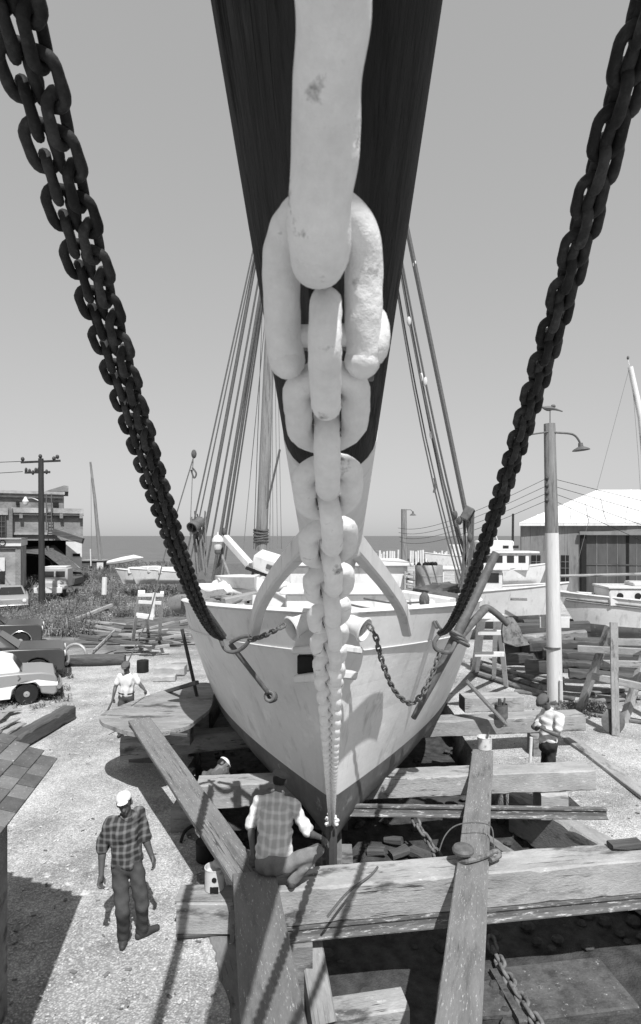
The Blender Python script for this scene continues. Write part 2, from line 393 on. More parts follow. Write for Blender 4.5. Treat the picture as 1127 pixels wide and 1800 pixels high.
# ================================================================ THE SETTING
PIT = [(-.35, 3.0), (-.50, 6.0), (-2.35, 10.4), (-3.3, 14.5), (-3.3, 22), (3.4, 22), (3.1, 12.5), (3.35, 10.75), (4.35, 8.7), (6.6, 6.6), (7.5, 3.0)]
def in_pit(x, y):
    c = False; n = len(PIT)
    for i in range(n):
        x0, y0 = PIT[i]; x1, y1 = PIT[(i + 1) % n]
        if (y0 > y) != (y1 > y) and x < (x1 - x0) * (y - y0) / (y1 - y0) + x0: c = not c
    return c
def hnoise(x, y): return (math.sin(x * 1.7 + y * .9) + math.sin(x * .63 - y * 1.31 + 2) + math.sin(x * 3.1 + y * 2.3 + 1) * .5) / 2.5
def ground_z(x, y):
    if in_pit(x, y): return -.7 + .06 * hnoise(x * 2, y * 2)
    z = .025 * hnoise(x, y) if y < 30 else .06 * hnoise(x * .4, y * .4)
    if y > 100: z -= (y - 100) * .16
    return z
xs = np.concatenate([np.linspace(-600, -60, 8), np.linspace(-50, -9, 30), np.arange(-8.6, 9.6, .14), np.linspace(10, 60, 30), np.linspace(80, 600, 8)])
ys = np.concatenate([np.linspace(-60, 1, 12), np.arange(2, 18, .14), np.linspace(18.5, 100, 60), np.linspace(102, 125, 8)])
vv = [(x, y, ground_z(x, y)) for y in ys for x in xs]; nx = len(xs)
ff = [(j * nx + i, j * nx + i + 1, (j + 1) * nx + i + 1, (j + 1) * nx + i) for j in range(len(ys) - 1) for i in range(nx - 1)]
def ground_mat():
    m = bpy.data.materials.new('crushed_shell_ground'); m.use_nodes = True; MATS['ground'] = m
    nt = m.node_tree; N = nt.nodes; L = nt.links; b = N['Principled BSDF']; b.inputs['Roughness'].default_value = .95; b.inputs['Specular IOR Level'].default_value = .1
    tc = N.new('ShaderNodeTexCoord').outputs['Object']
    def noise(s, d=8, r=.6):
        n = N.new('ShaderNodeTexNoise'); n.inputs['Scale'].default_value = s; n.inputs['Detail'].default_value = d; n.inputs['Roughness'].default_value = r; L.new(tc, n.inputs['Vector']); return n.outputs[0]
    def mr(x, a, bb, c, d):
        r = N.new('ShaderNodeMapRange'); L.new(x, r.inputs[0])
        for i, q in enumerate((a, bb, c, d)): r.inputs[i + 1].default_value = q
        return r.outputs[0]
    def op(o, a, bb):
        q = N.new('ShaderNodeMath'); q.operation = o
        for i, t in enumerate((a, bb)):
            if isinstance(t, (int, float)): q.inputs[i].default_value = t
            else: L.new(t, q.inputs[i])
        return q.outputs[0]
    def mix(f, a, bb):
        q = N.new('ShaderNodeMix'); q.data_type = 'FLOAT'; L.new(f, q.inputs[0])
        for i, t in ((2, a), (3, bb)):
            if isinstance(t, (int, float)): q.inputs[i].default_value = t
            else: L.new(t, q.inputs[i])
        return q.outputs[0]
    base = mr(noise(.8, 10, .65), .3, .7, .36, .64)
    fine = mr(noise(18, 8, .75), .3, .7, .62, 1.25)
    vo = N.new('ShaderNodeTexVoronoi'); vo.inputs['Scale'].default_value = 38; L.new(tc, vo.inputs['Vector'])
    sp = mr(vo.outputs['Distance'], .1, .6, 1.25, .7)
    v = op('MULTIPLY', op('MULTIPLY', base, fine), sp)
    trampled = mr(noise(.45, 9, .62), .47, .60, 0, .9)      # worn, dirtier patches
    v = mix(trampled, v, op('MULTIPLY', v, .64))
    scuff = mr(noise(2.6, 9, .7), .56, .66, 0, .75); v = mix(scuff, v, op('MULTIPLY', v, .62))
    bleach = mr(noise(5.5, 8, .7), .58, .68, 0, .8); v = mix(bleach, v, .66)
    sx = N.new('ShaderNodeSeparateXYZ'); L.new(tc, sx.inputs[0])
    # bare earth beyond the yard and under the weeds
    far = mr(op('ADD', sx.outputs[1], mr(noise(.25), .3, .7, -5, 5)), 22, 27, 0, 1)
    left = mr(op('ADD', sx.outputs[0], mr(noise(.3), .3, .7, -3, 3)), -6.5, -4.0, 1, 0)
    v = mix(op('MULTIPLY', far, left), v, mr(noise(1.5), .3, .7, .07, .17))
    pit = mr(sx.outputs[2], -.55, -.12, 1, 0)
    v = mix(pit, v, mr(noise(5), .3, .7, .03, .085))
    L.new(v, b.inputs['Base Color'])
    bp = N.new('ShaderNodeBump'); bp.inputs['Strength'].default_value = .7; bp.inputs['Distance'].default_value = .02
    hh = op('ADD', op('MULTIPLY', noise(30, 5, .7), .8), op('MULTIPLY', vo.outputs['Distance'], -.6)); L.new(hh, bp.inputs['Height']); L.new(bp.outputs[0], b.inputs['Normal'])
ground_mat()
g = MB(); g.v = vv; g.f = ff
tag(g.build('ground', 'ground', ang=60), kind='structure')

def sea_mat():
    m = bpy.data.materials.new('sea_water'); m.use_nodes = True; MATS['sea'] = m
    nt = m.node_tree; N = nt.nodes; L = nt.links; b = N['Principled BSDF']
    b.inputs['Base Color'].default_value = (.10, .10, .10, 1); b.inputs['Roughness'].default_value = .55; b.inputs['Specular IOR Level'].default_value = .18
    tc = N.new('ShaderNodeTexCoord').outputs['Object']; mp = N.new('ShaderNodeMapping'); mp.inputs['Scale'].default_value = (.12, .5, 1); L.new(tc, mp.inputs[0])
    n = N.new('ShaderNodeTexNoise'); n.inputs['Scale'].default_value = 1.2; n.inputs['Detail'].default_value = 8; L.new(mp.outputs[0], n.inputs['Vector'])
    bp = N.new('ShaderNodeBump'); bp.inputs['Strength'].default_value = 1; bp.inputs['Distance'].default_value = .5; L.new(n.outputs[0], bp.inputs['Height']); L.new(bp.outputs[0], b.inputs['Normal'])
    r = N.new('ShaderNodeMapRange'); L.new(n.outputs[0], r.inputs[0]); r.inputs[1].default_value = .3; r.inputs[2].default_value = .7; r.inputs[3].default_value = .10; r.inputs[4].default_value = .165; L.new(r.outputs[0], b.inputs['Base Color'])
sea_mat()
s_ = MB(); yy = [60, 140, 300, 800, 2500, 8000, 40000]; xx = [-40000, -8000, -2000, -400, 0, 400, 2000, 8000, 40000]
s_.v = [(x, y, -1.1) for y in yy for x in xx]; s_.f = [(j * 9 + i, j * 9 + i + 1, (j + 1) * 9 + i + 1, (j + 1) * 9 + i) for j in range(6) for i in range(8)]
tag(s_.build('sea', 'sea'), kind='structure')

# loose oyster-shell chips over the near yard: nobody could count them
def chips():
    b = MB(); n = 15000
    for i in range(n):
        y = 4.2 + 16 * random.random() ** 1.5; x = random.uniform(-.62, .62) * y + random.uniform(-.3, .3)
        if in_pit(x, y): continue
        s = random.uniform(.007, .024) * (1.6 if random.random() < .08 else 1); a = random.uniform(0, 6.28); z = ground_z(x, y) + .004
        c, q = math.cos(a) * s, math.sin(a) * s; t = random.uniform(.0, .6) * s
        b.add([(x + c, y + q, z + t), (x - q * .6, y + c * .6, z + random.uniform(0, .4) * s), (x - c, y - q, z), (x + q * .6, y - c * .6, z + random.uniform(0, .5) * s), (x, y, z + s * .45)],
              [(0, 1, 4), (1, 2, 4), (2, 3, 4), (3, 0, 4)])
    o = b.build('shell_chips', 'shell', smooth=False); tag(o, 'pale broken shell chips strewn over the yard', 'shell', kind='stuff')
    b = MB()
    for i in range(420):           # dark bark and wood splinters
        y = 4.6 + 13 * random.random() ** 1.3; x = random.uniform(-.62, .62) * y + .5 * math.sin(y * 3)
        if in_pit(x, y): continue
        l = random.uniform(.015, .07); wd = l * random.uniform(.2, .6); a = random.uniform(0, 3.14); z = ground_z(x, y) + .012
        b.box((x, y, z), (l, wd, .012), (Vector((math.cos(a), math.sin(a), random.uniform(-.1, .1))), Vector((-math.sin(a), math.cos(a), 0)), Vector((0, 0, 1))))
    tag(b.build('wood_splinters', 'timber_grey', smooth=False), 'dark wood splinters and bark scattered on the shell ground', 'splinters', kind='stuff')
    b = MB()
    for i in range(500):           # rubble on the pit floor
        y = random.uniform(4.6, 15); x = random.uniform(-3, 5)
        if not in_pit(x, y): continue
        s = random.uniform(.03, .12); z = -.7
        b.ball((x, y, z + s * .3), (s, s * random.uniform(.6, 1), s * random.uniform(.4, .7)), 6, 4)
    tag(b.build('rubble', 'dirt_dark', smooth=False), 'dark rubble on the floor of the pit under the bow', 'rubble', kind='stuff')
chips()

# ================================================================ THE SHIP (bow towards the camera)
def shx(d): return -.008 + .0058 * d            # the ship's centre plane
BOW = P(583, 1515, 8.2)
ship = thing('schooner', 'white sailing vessel hauled out bow first with dark bottom paint, chain bobstay and big bowsprit', 'sailing ship', (0.05, 8.2, 0))
def lerp_tab(t, x):
    if x <= t[0][0]: return t[0][1]
    for (a, p), (b, q) in zip(t, t[1:]):
        if x <= b: return p + (q - p) * (x - a) / (b - a)
    return t[-1][1]
T_STEM = [(.12, 8.22), (.5, 8.08), (1.2, 7.85), (2.2, 7.62), (3.0, 7.38), (3.3, 7.28), (3.9, 7.1)]
T_B = [(.12, .09), (.32, .7), (.5, 1.9), (.7, 2.55), (.95, 2.8), (1.2, 2.86), (2.0, 2.9), (3.0, 2.9), (3.9, 2.9)]
T_P = [(.1, 1.5), (1.2, 1.5), (2.2, 1.95), (3.2, 2.6), (3.9, 2.85)]
T_L = [(.1, 6.7), (1.2, 6.5), (2.2, 6.0), (3.2, 5.6), (3.9, 5.5)]
STERN = 27.0
def sheer(d): u = (d - 7.1) / 20; return 3.74 - .62 * min(u * 2.0, 1) + .30 * max(0, u - .5) ** 1.5
def half(d, z):
    ds = lerp_tab(T_STEM, z); L = lerp_tab(T_L, z); p = lerp_tab(T_P, z); u = min(max((d - ds) / L, 0), 1)
    b = lerp_tab(T_B, z) * (1 - (1 - u) ** p)
    if d > 17: b *= 1 - .38 * ((d - 17) / (STERN - 17)) ** 1.7
    return max(b, .055 if z > .0 else .05)
def hull_strip(b, zlo, zhi, out=0.0, nu=60, nv=20):
    """both sides between two heights given as functions of depth"""
    for sgn in (-1, 1):
        rows = []
        for i in range(nu + 1):
            t = (i / nu) ** 1.7; row = []
            for j in range(nv + 1):
                q = j / nv
                d0 = 7.1 + (STERN - 7.1) * t
                z = zlo(d0) + (zhi(d0) - zlo(d0)) * q
                ds = lerp_tab(T_STEM, z); d = ds + (STERN - ds) * t
                row.append(Vector((shx(d) + sgn * (half(d, z) + out), d - out * (1 - t), z)))
            rows.append(row)
        b.loft(rows, closed=False)
WL = lambda d: 1.2 + .012 * (d - 8)
DECK = lambda d: sheer(d) - .52
h = MB(); hull_strip(h, WL, lambda d: DECK(d) + .02); hull = h.build('hull', 'hull_white', ship, ang=60)
h = MB(); hull_strip(h, lambda d: .12, WL); h.build('bottom', 'bottom_paint', hull, ang=60)
h = MB(); hull_strip(h, lambda d: DECK(d) + .02, sheer, 0.0); bul = h.build('bulwark', 'white_paint', hull, ang=60)
h = MB(); hull_strip(h, lambda d: DECK(d) - .16, lambda d: sheer(d) - .02, -.11); h.build('bulwark_lining', 'white_paint', hull, ang=60)
# stem post and cutwater
b = MB()
rings = []
for z in np.linspace(.1, 3.7, 16):
    d = lerp_tab(T_STEM, z); fr = .16 + .10 * max(0, (z - 2.6)); x0 = shx(d); wd = .075
    rings.append([Vector((x0 - wd, d + .3, z)), Vector((x0 - wd, d - fr * .5, z)), Vector((x0 - .035, d - fr, z)), Vector((x0 + .035, d - fr, z)), Vector((x0 + wd, d - fr * .5, z)), Vector((x0 + wd, d + .3, z))])
lo = [r for r in rings if r[0].z <= 1.35]; hi = [r for r in rings if r[0].z >= 1.1]
b.loft(lo); b.build('stem_foot', 'bottom_paint', ship)
b = MB(); b.loft(hi); b.build('stem', 'hull_white', ship)
b = MB(); b.bar((shx(8.2), 8.25, .02), (shx(STERN), STERN - 1, .02), .3, .3, .02); b.build('keel', 'bottom_paint', ship)
# mouldings, rail cap, guard strakes
def side_line(zf, out, n=70, d1=STERN):
    res = {}
    for sgn in (-1, 1):
        pts = []
        for i in range(n + 1):
            t = (i / n) ** 1.7; z = zf(7.1 + (d1 - 7.1) * t); ds = lerp_tab(T_STEM, z); d = ds + .02 + (d1 - ds) * t
            pts.append(Vector((shx(d) + sgn * (half(d, z) + out), d - out * (1 - t), z)))
        res[sgn] = pts
    return res
for sgn, pts in side_line(lambda d: DECK(d) + .02, .01).items(): MB().tube(pts, .012, 6).build('moulding', 'white_paint', ship)
for sgn, pts in side_line(lambda d: sheer(d) + .015, -.05).items(): MB().tube(pts, .10, 8, sy=.42).build('rail_cap', 'white_paint', ship)
for zz in (.28, .16):
    for sgn, pts in side_line(lambda d: DECK(d) - zz, .02).items(): MB().tube(pts[42:], .05, 6).build('guard_strake', 'white_paint', ship)
# deck
rows = []
for i in range(40):
    t = (i / 39) ** 1.4; d = 7.35 + (STERN - 7.5) * t; hw = max(half(d, DECK(d)) - .05, .05)
    rows.append([Vector((shx(d) + hw * q, d, DECK(d) - .03 + .07 * (1 - q * q))) for q in np.linspace(-1, 1, 9)])
MB().loft(rows, closed=False).build('deck', 'white_paint', ship, ang=60)
b = MB(); zt = sheer(STERN); b.v = []
tr = [Vector((shx(STERN) + s * half(STERN, z), STERN, z)) for s, zs in ((-1, np.linspace(.14, zt, 9)), (1, np.linspace(zt, .14, 9))) for z in zs]
b.add(tr, [tuple(range(len(tr)))]); b.build('transom', 'hull_white', ship)
# bowsprit: dark varnished spar, white heel
def bs_axis(d): return Vector((shx(d), d, CAM_H + .99 - .2 * d))
def bs_r(d): return .174 + (.208 - .174) / 1.7 * (d - .9) if d < 5 else .255
ax = (bs_axis(5) - bs_axis(0)).normalized(); org = bs_axis(2.62)
def spar_part(name, d0, d1, m, n=28, fl=0.0):
    b = MB(); X, Y, Z = frame(-ax); pts = []; rr = []
    k = 24
    for i in range(k + 1):
        d = d0 + (d1 - d0) * i / k; p = bs_axis(d) - org
        pts.append(Vector((p.dot(X), p.dot(Y), p.dot(Z)))); rr.append(bs_r(d) * (1 + fl))
    b.tube(pts, rr, n, up=Vector((0, 0, 1)))
    o = b.build(name, m, local=True, ang=50); o.rotation_euler = Matrix((X, Y, Z)).transposed().to_euler(); o.parent = ship; o.location = org - wl(ship); return o
bows = spar_part('bowsprit', -1.35, 2.62, 'spar_dark'); spar_part('bowsprit_heel', 2.60, 9.6, 'white_paint', fl=.012)
b = MB(); e = bs_axis(-1.25); b.lathe([(.17, -.05), (.175, .05)], 24, e, ax); b.build('bowsprit_band', 'iron', ship)
# whisker iron that spreads the bowsprit shrouds
e = bs_axis(-.15)
b = MB(); b.tube([e + Vector((-.46, 0, .46)), e + Vector((-.12, 0, .15)), e + Vector((.12, 0, .15)), e + Vector((.46, 0, .46))], .03, 8); b.build('whisker_iron', 'iron', ship)
# iron bars seen under the spar behind the shackle
b = MB()
for dd in (1.55, 1.72):
    p = bs_axis(dd) - Vector((0, 0, bs_r(dd) * .93)); b.bar(p + Vector((-.13, 0, 0)), p + Vector((.13, 0, 0)), .03, .03, .004)
b.build('cleat_bar', 'iron', ship)
# head rails: curved white timbers from the bulwark up to the bowsprit
def head_rail(pts, w0, w1):
    pts = dense(pts, 24); b = MB(); rings = []
    for i, p in enumerate(pts):
        t = (pts[min(i + 1, len(pts) - 1)] - pts[max(i - 1, 0)]).normalized(); X, Y, Z = frame(t); q = i / (len(pts) - 1); wv = w0 + (w1 - w0) * q
        hw, hh = .06, wv / 2
        rings.append([p + Y * a * hw + Z * c * hh for a, c in ((-1, -.8), (-.7, -1), (.7, -1), (1, -.8), (1, .8), (.7, 1), (-.7, 1), (-1, .8))])
    b.loft(rings); return b.build('head_rail', 'white_paint', ship, ang=35)
head_rail([P(543, 948, 4.7), P(520, 972, 5.3), P(484, 1016, 6.2), P(458, 1062, 6.95), P(447, 1108, 7.42)], .20, .18)
head_rail([P(617, 948, 4.7), P(640, 975, 5.3), P(676, 1020, 6.2), P(704, 1064, 6.95), P(716, 1108, 7.45)], .20, .18)
b = MB(); b.bar(P(528, 962, 4.75), P(632, 958, 4.75), .18, .20, .02); b.build('head_chock', 'white_paint', ship)
# hawse pipes with flared lips
for sgn, px, py, dd in ((-1, 517, 1100, 7.18), (1, 636, 1102, 7.18)):
    c = P(px - sgn * 6, py, dd + .08); axv = Vector((sgn * .80, -.52, -.30)).normalized()
    b = MB(); b.lathe([(.10, -.35), (.115, -.05), (.125, .02), (.155, .07), (.165, .09), (.145, .105), (.105, .07), (.09, .01)], 18, c, axv, cap=False); hp = b.build('hawse_pipe', 'white_paint', ship)
    b = MB(); b.lathe([(.098, -.02), (.098, .0)], 14, c, axv); b.build('throat', 'black', hp)
# chocks and fairleads either side of the stem
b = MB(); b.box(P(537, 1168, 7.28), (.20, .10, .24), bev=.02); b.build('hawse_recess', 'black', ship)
b = MB(); b.bar(P(519, 1193, 7.26), P(556, 1190, 7.12), .14, .10, .02); b.build('chock', 'white_paint', ship)
b = MB(); b.bar(P(596, 1184, 7.12), P(624, 1187, 7.26), .14, .10, .02); b.build('chock', 'white_paint', ship)
b = MB(); b.bar(P(517, 1143, 7.25), P(552, 1141, 7.1), .14, .09, .02); b.build('chock', 'white_paint', ship)
b = MB(); b.bar(P(598, 1138, 7.1), P(633, 1143, 7.27), .14, .09, .02); b.build('chock', 'white_paint', ship)
b = MB(); b.lathe([(.075, -.06), (.075, .02), (.05, .05), (.05, .02)], 12, P(476, 1226, 7.95), Vector((-.55, -.8, .0))); b.build('eye_bolt', 'iron', ship)
# masts
mz = 3.2
b = MB(); b.tube([(shx(13.2), 13.2, mz), (shx(13.2), 13.4, 12), (shx(13.2), 13.6, 21)], [.19, .17, .11], 14); b.build('mast', 'pole_wood', ship)
b = MB(); b.tube([P(459, 968, 15.2), P(466, 800, 15.2), P(476, 560, 15.3), P(490, 200, 15.4)], [.15, .145, .13, .11], 12); der = b.build('boom_spar', 'pole_wood', ship)
b = MB()
for k in range(5): 
    c = P(459, 932 + k * 5, 15.2); b.tube([c + Vector((math.cos(a) * .18, math.sin(a) * .18, math.sin(a * 2 + k) * .02)) for a in np.linspace(0, 6.1, 14)], .028, 6)
b.build('rope_lashing', 'rope_dark', der)
# standing rigging
def line(name, pts, r, m='rope_dark', parent=ship, n=5): return MB().tube(pts, r, n).build(name, m, parent)
MT = Vector((shx(13.3), 13.5, 19.6)); 
for (px, py, r, dd) in ((326, 985, .014, 12.6), (340, 960, .012, 12.8), (358, 955, .032, 13.1), (372, 950, .018, 13.4), (386, 950, .032, 13.7), (395, 950, .030, 13.9), (402, 948, .016, 14.2)):
    p = P(px, py, dd); p = p + (p - MT) * ((p.z - 3.5) / (MT.z - p.z)); line('shroud', [p, p.lerp(MT + Vector((-.15, 0, random.uniform(-.8, .3))), 1)], r * 1.3)
for (px, py, r, dd, sag) in ((824, 930, .040, 13.1, 0), (812, 930, .018, 13.3, .25), (808, 932, .016, 13.5, .35), (800, 930, .020, 13.8, .25), (796, 932, .014, 14.1, .4), (790, 930, .014, 14.4, .45), (815, 935, .012, 13.2, .5)):
    p = P(px, py, dd); p = p + (p - MT) * ((p.z - 3.5) / (MT.z - p.z)); e = MT + Vector((.15, 0, random.uniform(-.6, .2)))
    pts = [p.lerp(e, t) + Vector((-sag * 4 * t * (1 - t) * (1 - t), 0, -sag * .4 * math.sin(math.pi * t))) for t in np.linspace(0, 1, 14)]
    line('shroud', pts, r * 1.4)
    q_ = pts[random.randrange(3, 9)]; b = MB(); b.ball(q_, (.05, .05, .11), 8, 6); b.build('pulley_block', 'white_paint', ship)
for px0, px1, dd in ((428, 470, 17), (449, 474, 17.5), (480, 478, 18), (488, 482, 18), (495, 486, 18.5), (474, 480, 16), (446, 462, 16.5)):
    line('halyard', [P(px0, 965, dd), P(px1, 520, dd)], .011, 'rope')
line('stay', [P(455, 952, 15.2), P(492, 790, 15)], .03, 'rope_dark')
# deadeye lanyards and lashings at the foot of the shrouds
for sgn, cx in ((-1, 352), (1, 818)):
    for k in range(13):
        a = P(cx + random.uniform(-18, 10) * -sgn, 905 + random.uniform(-8, 10), 12.9); e = P(cx + sgn * -4 + random.uniform(-10, 10), 1030 + random.uniform(-10, 15), 12.9)
        line('lanyard', [a, a.lerp(e, .5) + Vector((random.uniform(-.08, .08), 0, 0)), e], random.choice((.012, .018, .028)), random.choice(('rope', 'rope_dark', 'rope_dark')))
def block_at(p, s=.11, m='spar_pale'):
    b = MB(); b.ball(p, (s * .6, s * .7, s), 8, 6); b.build('pulley_block', m, ship)
for q in ((341, 798, 12.9), (345, 940, 13), (394, 935, 13.8), (808, 915, 13), (800, 905, 13.2), (826, 945, 12.9)): block_at(P(*q), .10, 'white_paint' if q[1] < 720 else 'rope_dark')
line('downhaul', [P(340, 800, 12.9), P(334, 940, 12.9)], .010, 'rope')
line('sheet', [P(341, 802, 12.9), P(295, 955, 12.0), P(262, 1085, 11.5), P(226, 1162, 11.0)], .014, 'rope_dark')
line('coil_tail', dense([P(338, 822, 12.9), P(345, 832, 12.9), P(341, 840, 12.9), P(336, 826, 12.9)], 16), .02, 'rope_dark')
line('hook_line', dense([P(764, 840, 13.2), P(766, 852, 13.2), P(763, 866, 13.2)], 12), .03, 'rope_dark')
# running lights lashed to the shrouds
b = MB(); c = P(345, 922, 12.7); axv = Vector((-.35, -.75, -.45)); b.lathe([(.07, -.2), (.12, -.16), (.12, .12), (.135, .13), (.135, .17), (.11, .17), (.10, .06)], 16, c, axv, cap=False); lo_ = b.build('running_light', 'iron', ship)
b = MB(); b.lathe([(.10, .08), (.10, .085)], 16, c, axv); b.build('lens', 'black', lo_)
c = P(822, 903, 12.7); b = MB(); X = Vector((.8, -.4, -.45)).normalized(); Xf = frame(X, Vector((.4, 0, 1)))
b.box(c, (.2, .18, .3), Xf, .02); lo_ = b.build('running_light', 'iron', ship)
b = MB(); b.box(c + X * .102, (.01, .14, .25), Xf); b.build('lens', 'black', lo_)
# ================================================================ CHAINS AND ANCHOR
sd = Vector((1, 0, 0))
bob = thing('bobstay_chain', 'heavy white painted bobstay chain with thick links running from the bowsprit down to the stem', 'chain', P(578, 1470, 7.85))
def bob_pt(d): return Vector((-.006 + .0058 * d, d, CAM_H + .485 - .54 * d - .0014 * d * d))
LB = link_mesh('bobstay_link', 'chain_white', .0150, .0335, .078, 14, 18)
def lump(me, amp, sc, seed):                      # thick, uneven paint
    n = len(me.vertices); co = np.empty(n * 3); me.vertices.foreach_get('co', co); co = co.reshape(-1, 3); r = np.random.default_rng(seed)
    nr = np.empty(n * 3); me.vertices.foreach_get('normal', nr); nr = nr.reshape(-1, 3); d = np.zeros(n)
    for k in range(6):
        kv = r.normal(0, sc, 3); d += np.sin(co @ kv + r.uniform(0, 6.28)) / 3
    me.vertices.foreach_set('co', (co + nr * (amp * d)[:, None]).ravel()); me.update()
lump(LB, .0012, 70, 1); lump(LB, .0006, 190, 8)
for p_ in LB.polygons:            # crevice shade and grime painted in where link bears on link
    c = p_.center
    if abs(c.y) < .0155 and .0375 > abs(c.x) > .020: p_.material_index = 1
LB.materials.append(MATS['chain_shade_grime'])
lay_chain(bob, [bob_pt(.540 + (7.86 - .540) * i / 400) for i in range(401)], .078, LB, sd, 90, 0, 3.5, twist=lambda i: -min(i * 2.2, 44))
# shackle with its pin, then the big end link close to the lens
b = MB(); b.tube(dense([P(505, 632, .575), P(500, 600, .567), P(496, 520, .548), P(494, 450, .532), P(508, 398, .517), P(540, 368, .507), P(566, 360, .504), P(594, 368, .507), P(626, 400, .517), P(640, 450, .532), P(639, 520, .548), P(638, 600, .567), P(637, 632, .575)], 180),
                  .0175, 20, up=Vector((0, 1, 0)))
o = b.build('shackle', 'chain_white', bob, ang=80); lump(o.data, .0011, 60, 2); lump(o.data, .0006, 170, 7)
for q in ((505, 634, .575), (637, 634, .575)):
    b = MB(); b.ball(P(*q), (.0178, .0185, .0178), 12, 8); b.build('shackle_eye', 'chain_white', o, ang=80)
b = MB(); b.tube([P(490, 592, .572), P(655, 588, .572)], .011, 12); pin = b.build('shackle_pin', 'chain_white', bob)
b = MB(); b.ball(P(664, 590, .573), (.0125, .017, .028), 12, 8); b.build('pin_head', 'chain_white', pin, ang=80)
pts = dense([P(596, -620, .27), P(592, -260, .312), P(587, -60, .345), P(581, 90, .376), P(572, 240, .41), P(564, 370, .442), P(562, 425, .462), P(562, 452, .49), P(564, 430, .525), P(567, 370, .548), P(574, 240, .535), P(584, 60, .50), P(596, -200, .455), P(600, -500, .41)], 340)
b = MB(); b.tube(pts, .0243, 30, up=Vector((1, 0, 0))); o = b.build('end_link', 'chain_white', bob, ang=80); lump(o.data, .0015, 40, 3); lump(o.data, .0005, 120, 4)
# ragged seizing and paint lumps where the chain meets the stem
b = MB()
for k in range(26):
    t = random.random() ** 2; p = bob_pt(7.84 - t * 1.5) + Vector((random.uniform(-.07, .07), random.uniform(-.02, .03), random.uniform(-.03, .03))); s = random.uniform(.015, .035); b.ball(p, (s, s, s * .8), 6, 4)
tag(b.build('paint_lumps', 'chain_white', bob), kind='stuff')

# the two doubled bowsprit shrouds
def shroud_pt(u, xe, ze, s, F):
    E_ = Vector((xe, -1.0, CAM_H + ze)); p = E_.lerp(F, u); p.z -= 4 * s * u * (1 - u); return p
LS = link_mesh('shroud_link', 'chain_dark', .0122, .0285, .069, 10, 10)
lump(LS, .0012, 90, 5)
def shroud(label, sgn, F, off, roll, u1, xe=.29, gp='doubled bowsprit shroud chains'):
    path = [shroud_pt(u, sgn * xe, 2.08, .50, F) + off * (1 - .35 * u) for u in np.linspace(.088, u1, 400)]
    c = thing('shroud_chain', label, 'chain', path[-1], gp); lay_chain(c, path, .069, LS, sd, 0, roll, 6); return path[-1]
FL = P(392, 1120, 7.6); FR = P(772, 1112, 7.6)
eL = shroud('outer of the two dark chains slanting up to the upper left corner', -1, FL, Vector((-.034, 0, .0)), -22, .985)
shroud('inner of the two dark chains slanting up to the upper left corner', -1, FL, Vector((.020, .012, -.012)), 16, .985)
eR = shroud('front of the two dark chains rising to the upper right corner', 1, FR, Vector((-.008, -.02, .0)), 2, .99)
shroud('dark chain rising to the upper right corner, mostly hidden behind its twin', 1, FR, Vector((.018, .05, -.012)), 40, .99)

# port-side turnbuckle rod and shackle
r_ = thing('shroud_rod', 'iron rod with eye tying the left dark chains to the white bow', 'rod', P(475, 1226, 7.9))
b = MB(); b.tube([P(405, 1132, 7.62), P(470, 1216, 7.86)], [.034, .03], 10); b.build('rod', 'iron', r_)
b = MB(); c = P(474, 1224, 7.88); b.tube([c + Vector((math.cos(a) * .055, math.sin(a) * .02, math.sin(a) * .055)) for a in np.linspace(0, 6.283, 17)[:-1]], .024, 8, closed=True); b.build('eye', 'iron', r_)
b = MB(); pts = dense([P(384, 1112, 7.6), P(395, 1140, 7.55), P(412, 1146, 7.5), P(430, 1136, 7.45), P(440, 1120, 7.42), P(424, 1120, 7.5), P(405, 1130, 7.58)], 40); b.tube(pts, .026, 8); b.build('shackle', 'iron', r_)
b = MB(); b.tube([P(352, 1056, 7.0), P(372, 1085, 7.3), P(395, 1118, 7.58)], .03, 8); b.build('chain_end_bar', 'iron', r_)
# starboard anchor lashed at the bow
an = thing('anchor', 'old stocked iron anchor hung outside the bow on the right with broad fluke', 'anchor', P(800, 1125, 8.1))
b = MB(); b.tube([P(872, 972, 8.6), P(840, 1040, 8.5), P(800, 1122, 8.25), P(760, 1200, 8.2), P(727, 1262, 8.35)], [.058, .066, .07, .055, .04], 12); stock = b.build('stock', 'iron', an)
b = MB()
for k in range(3):
    c = P(802 + k * 4, 1120 + k * 7 - 6, 8.2); X, Y, Z = frame(P(872, 972, 8.6) - P(727, 1262, 8.35)); b.tube([c + Y * math.cos(a) * .115 + Z * math.sin(a) * .115 for a in np.linspace(0, 6.283, 15)[:-1]], .03, 6, closed=True)
b.build('ring_lashing', 'iron', stock)
b = MB(); b.tube([P(803, 1126, 8.3), P(830, 1095, 8.8), P(853, 1070, 9.2)], [.055, .06, .062], 10); b.build('shank', 'iron', an)
b = MB(); b.tube(dense([P(846, 1072, 9.2), P(856, 1068, 9.2), P(872, 1078, 9.2), P(892, 1096, 9.2)], 16), .052, 10); arm = b.build('arm', 'iron', an)
poly = [(884, 1096), (893, 1086), (902, 1086), (912, 1100), (920, 1124), (930, 1133), (905, 1136), (882, 1128), (881, 1110)]
O = P(900, 1110, 9.2); b = MB(); b.prism([((q[0] - 900) / FPX * 9.2, -(q[1] - 1110) / FPX * 9.2) for q in poly], .06, O, (1, .12, 0), (0, .25, 1)); b.build('fluke', 'rusty_iron', an)
b = MB(); b.tube(dense([P(776, 1112, 7.95), P(764, 1128, 7.9), P(768, 1142, 7.9), P(790, 1146, 8.0), P(800, 1130, 8.1)], 24), .03, 8); b.build('shackle', 'iron', an)
LA = link_mesh('anchor_link', 'chain_dark', .0125, .030, .072, 6, 8)
LA.materials.clear(); LA.materials.append(MATS['iron'])
c = thing('anchor_chain', 'slack iron chain looping from the right hawse pipe to the anchor', 'chain', P(720, 1238, 7.6), 'anchor chains')
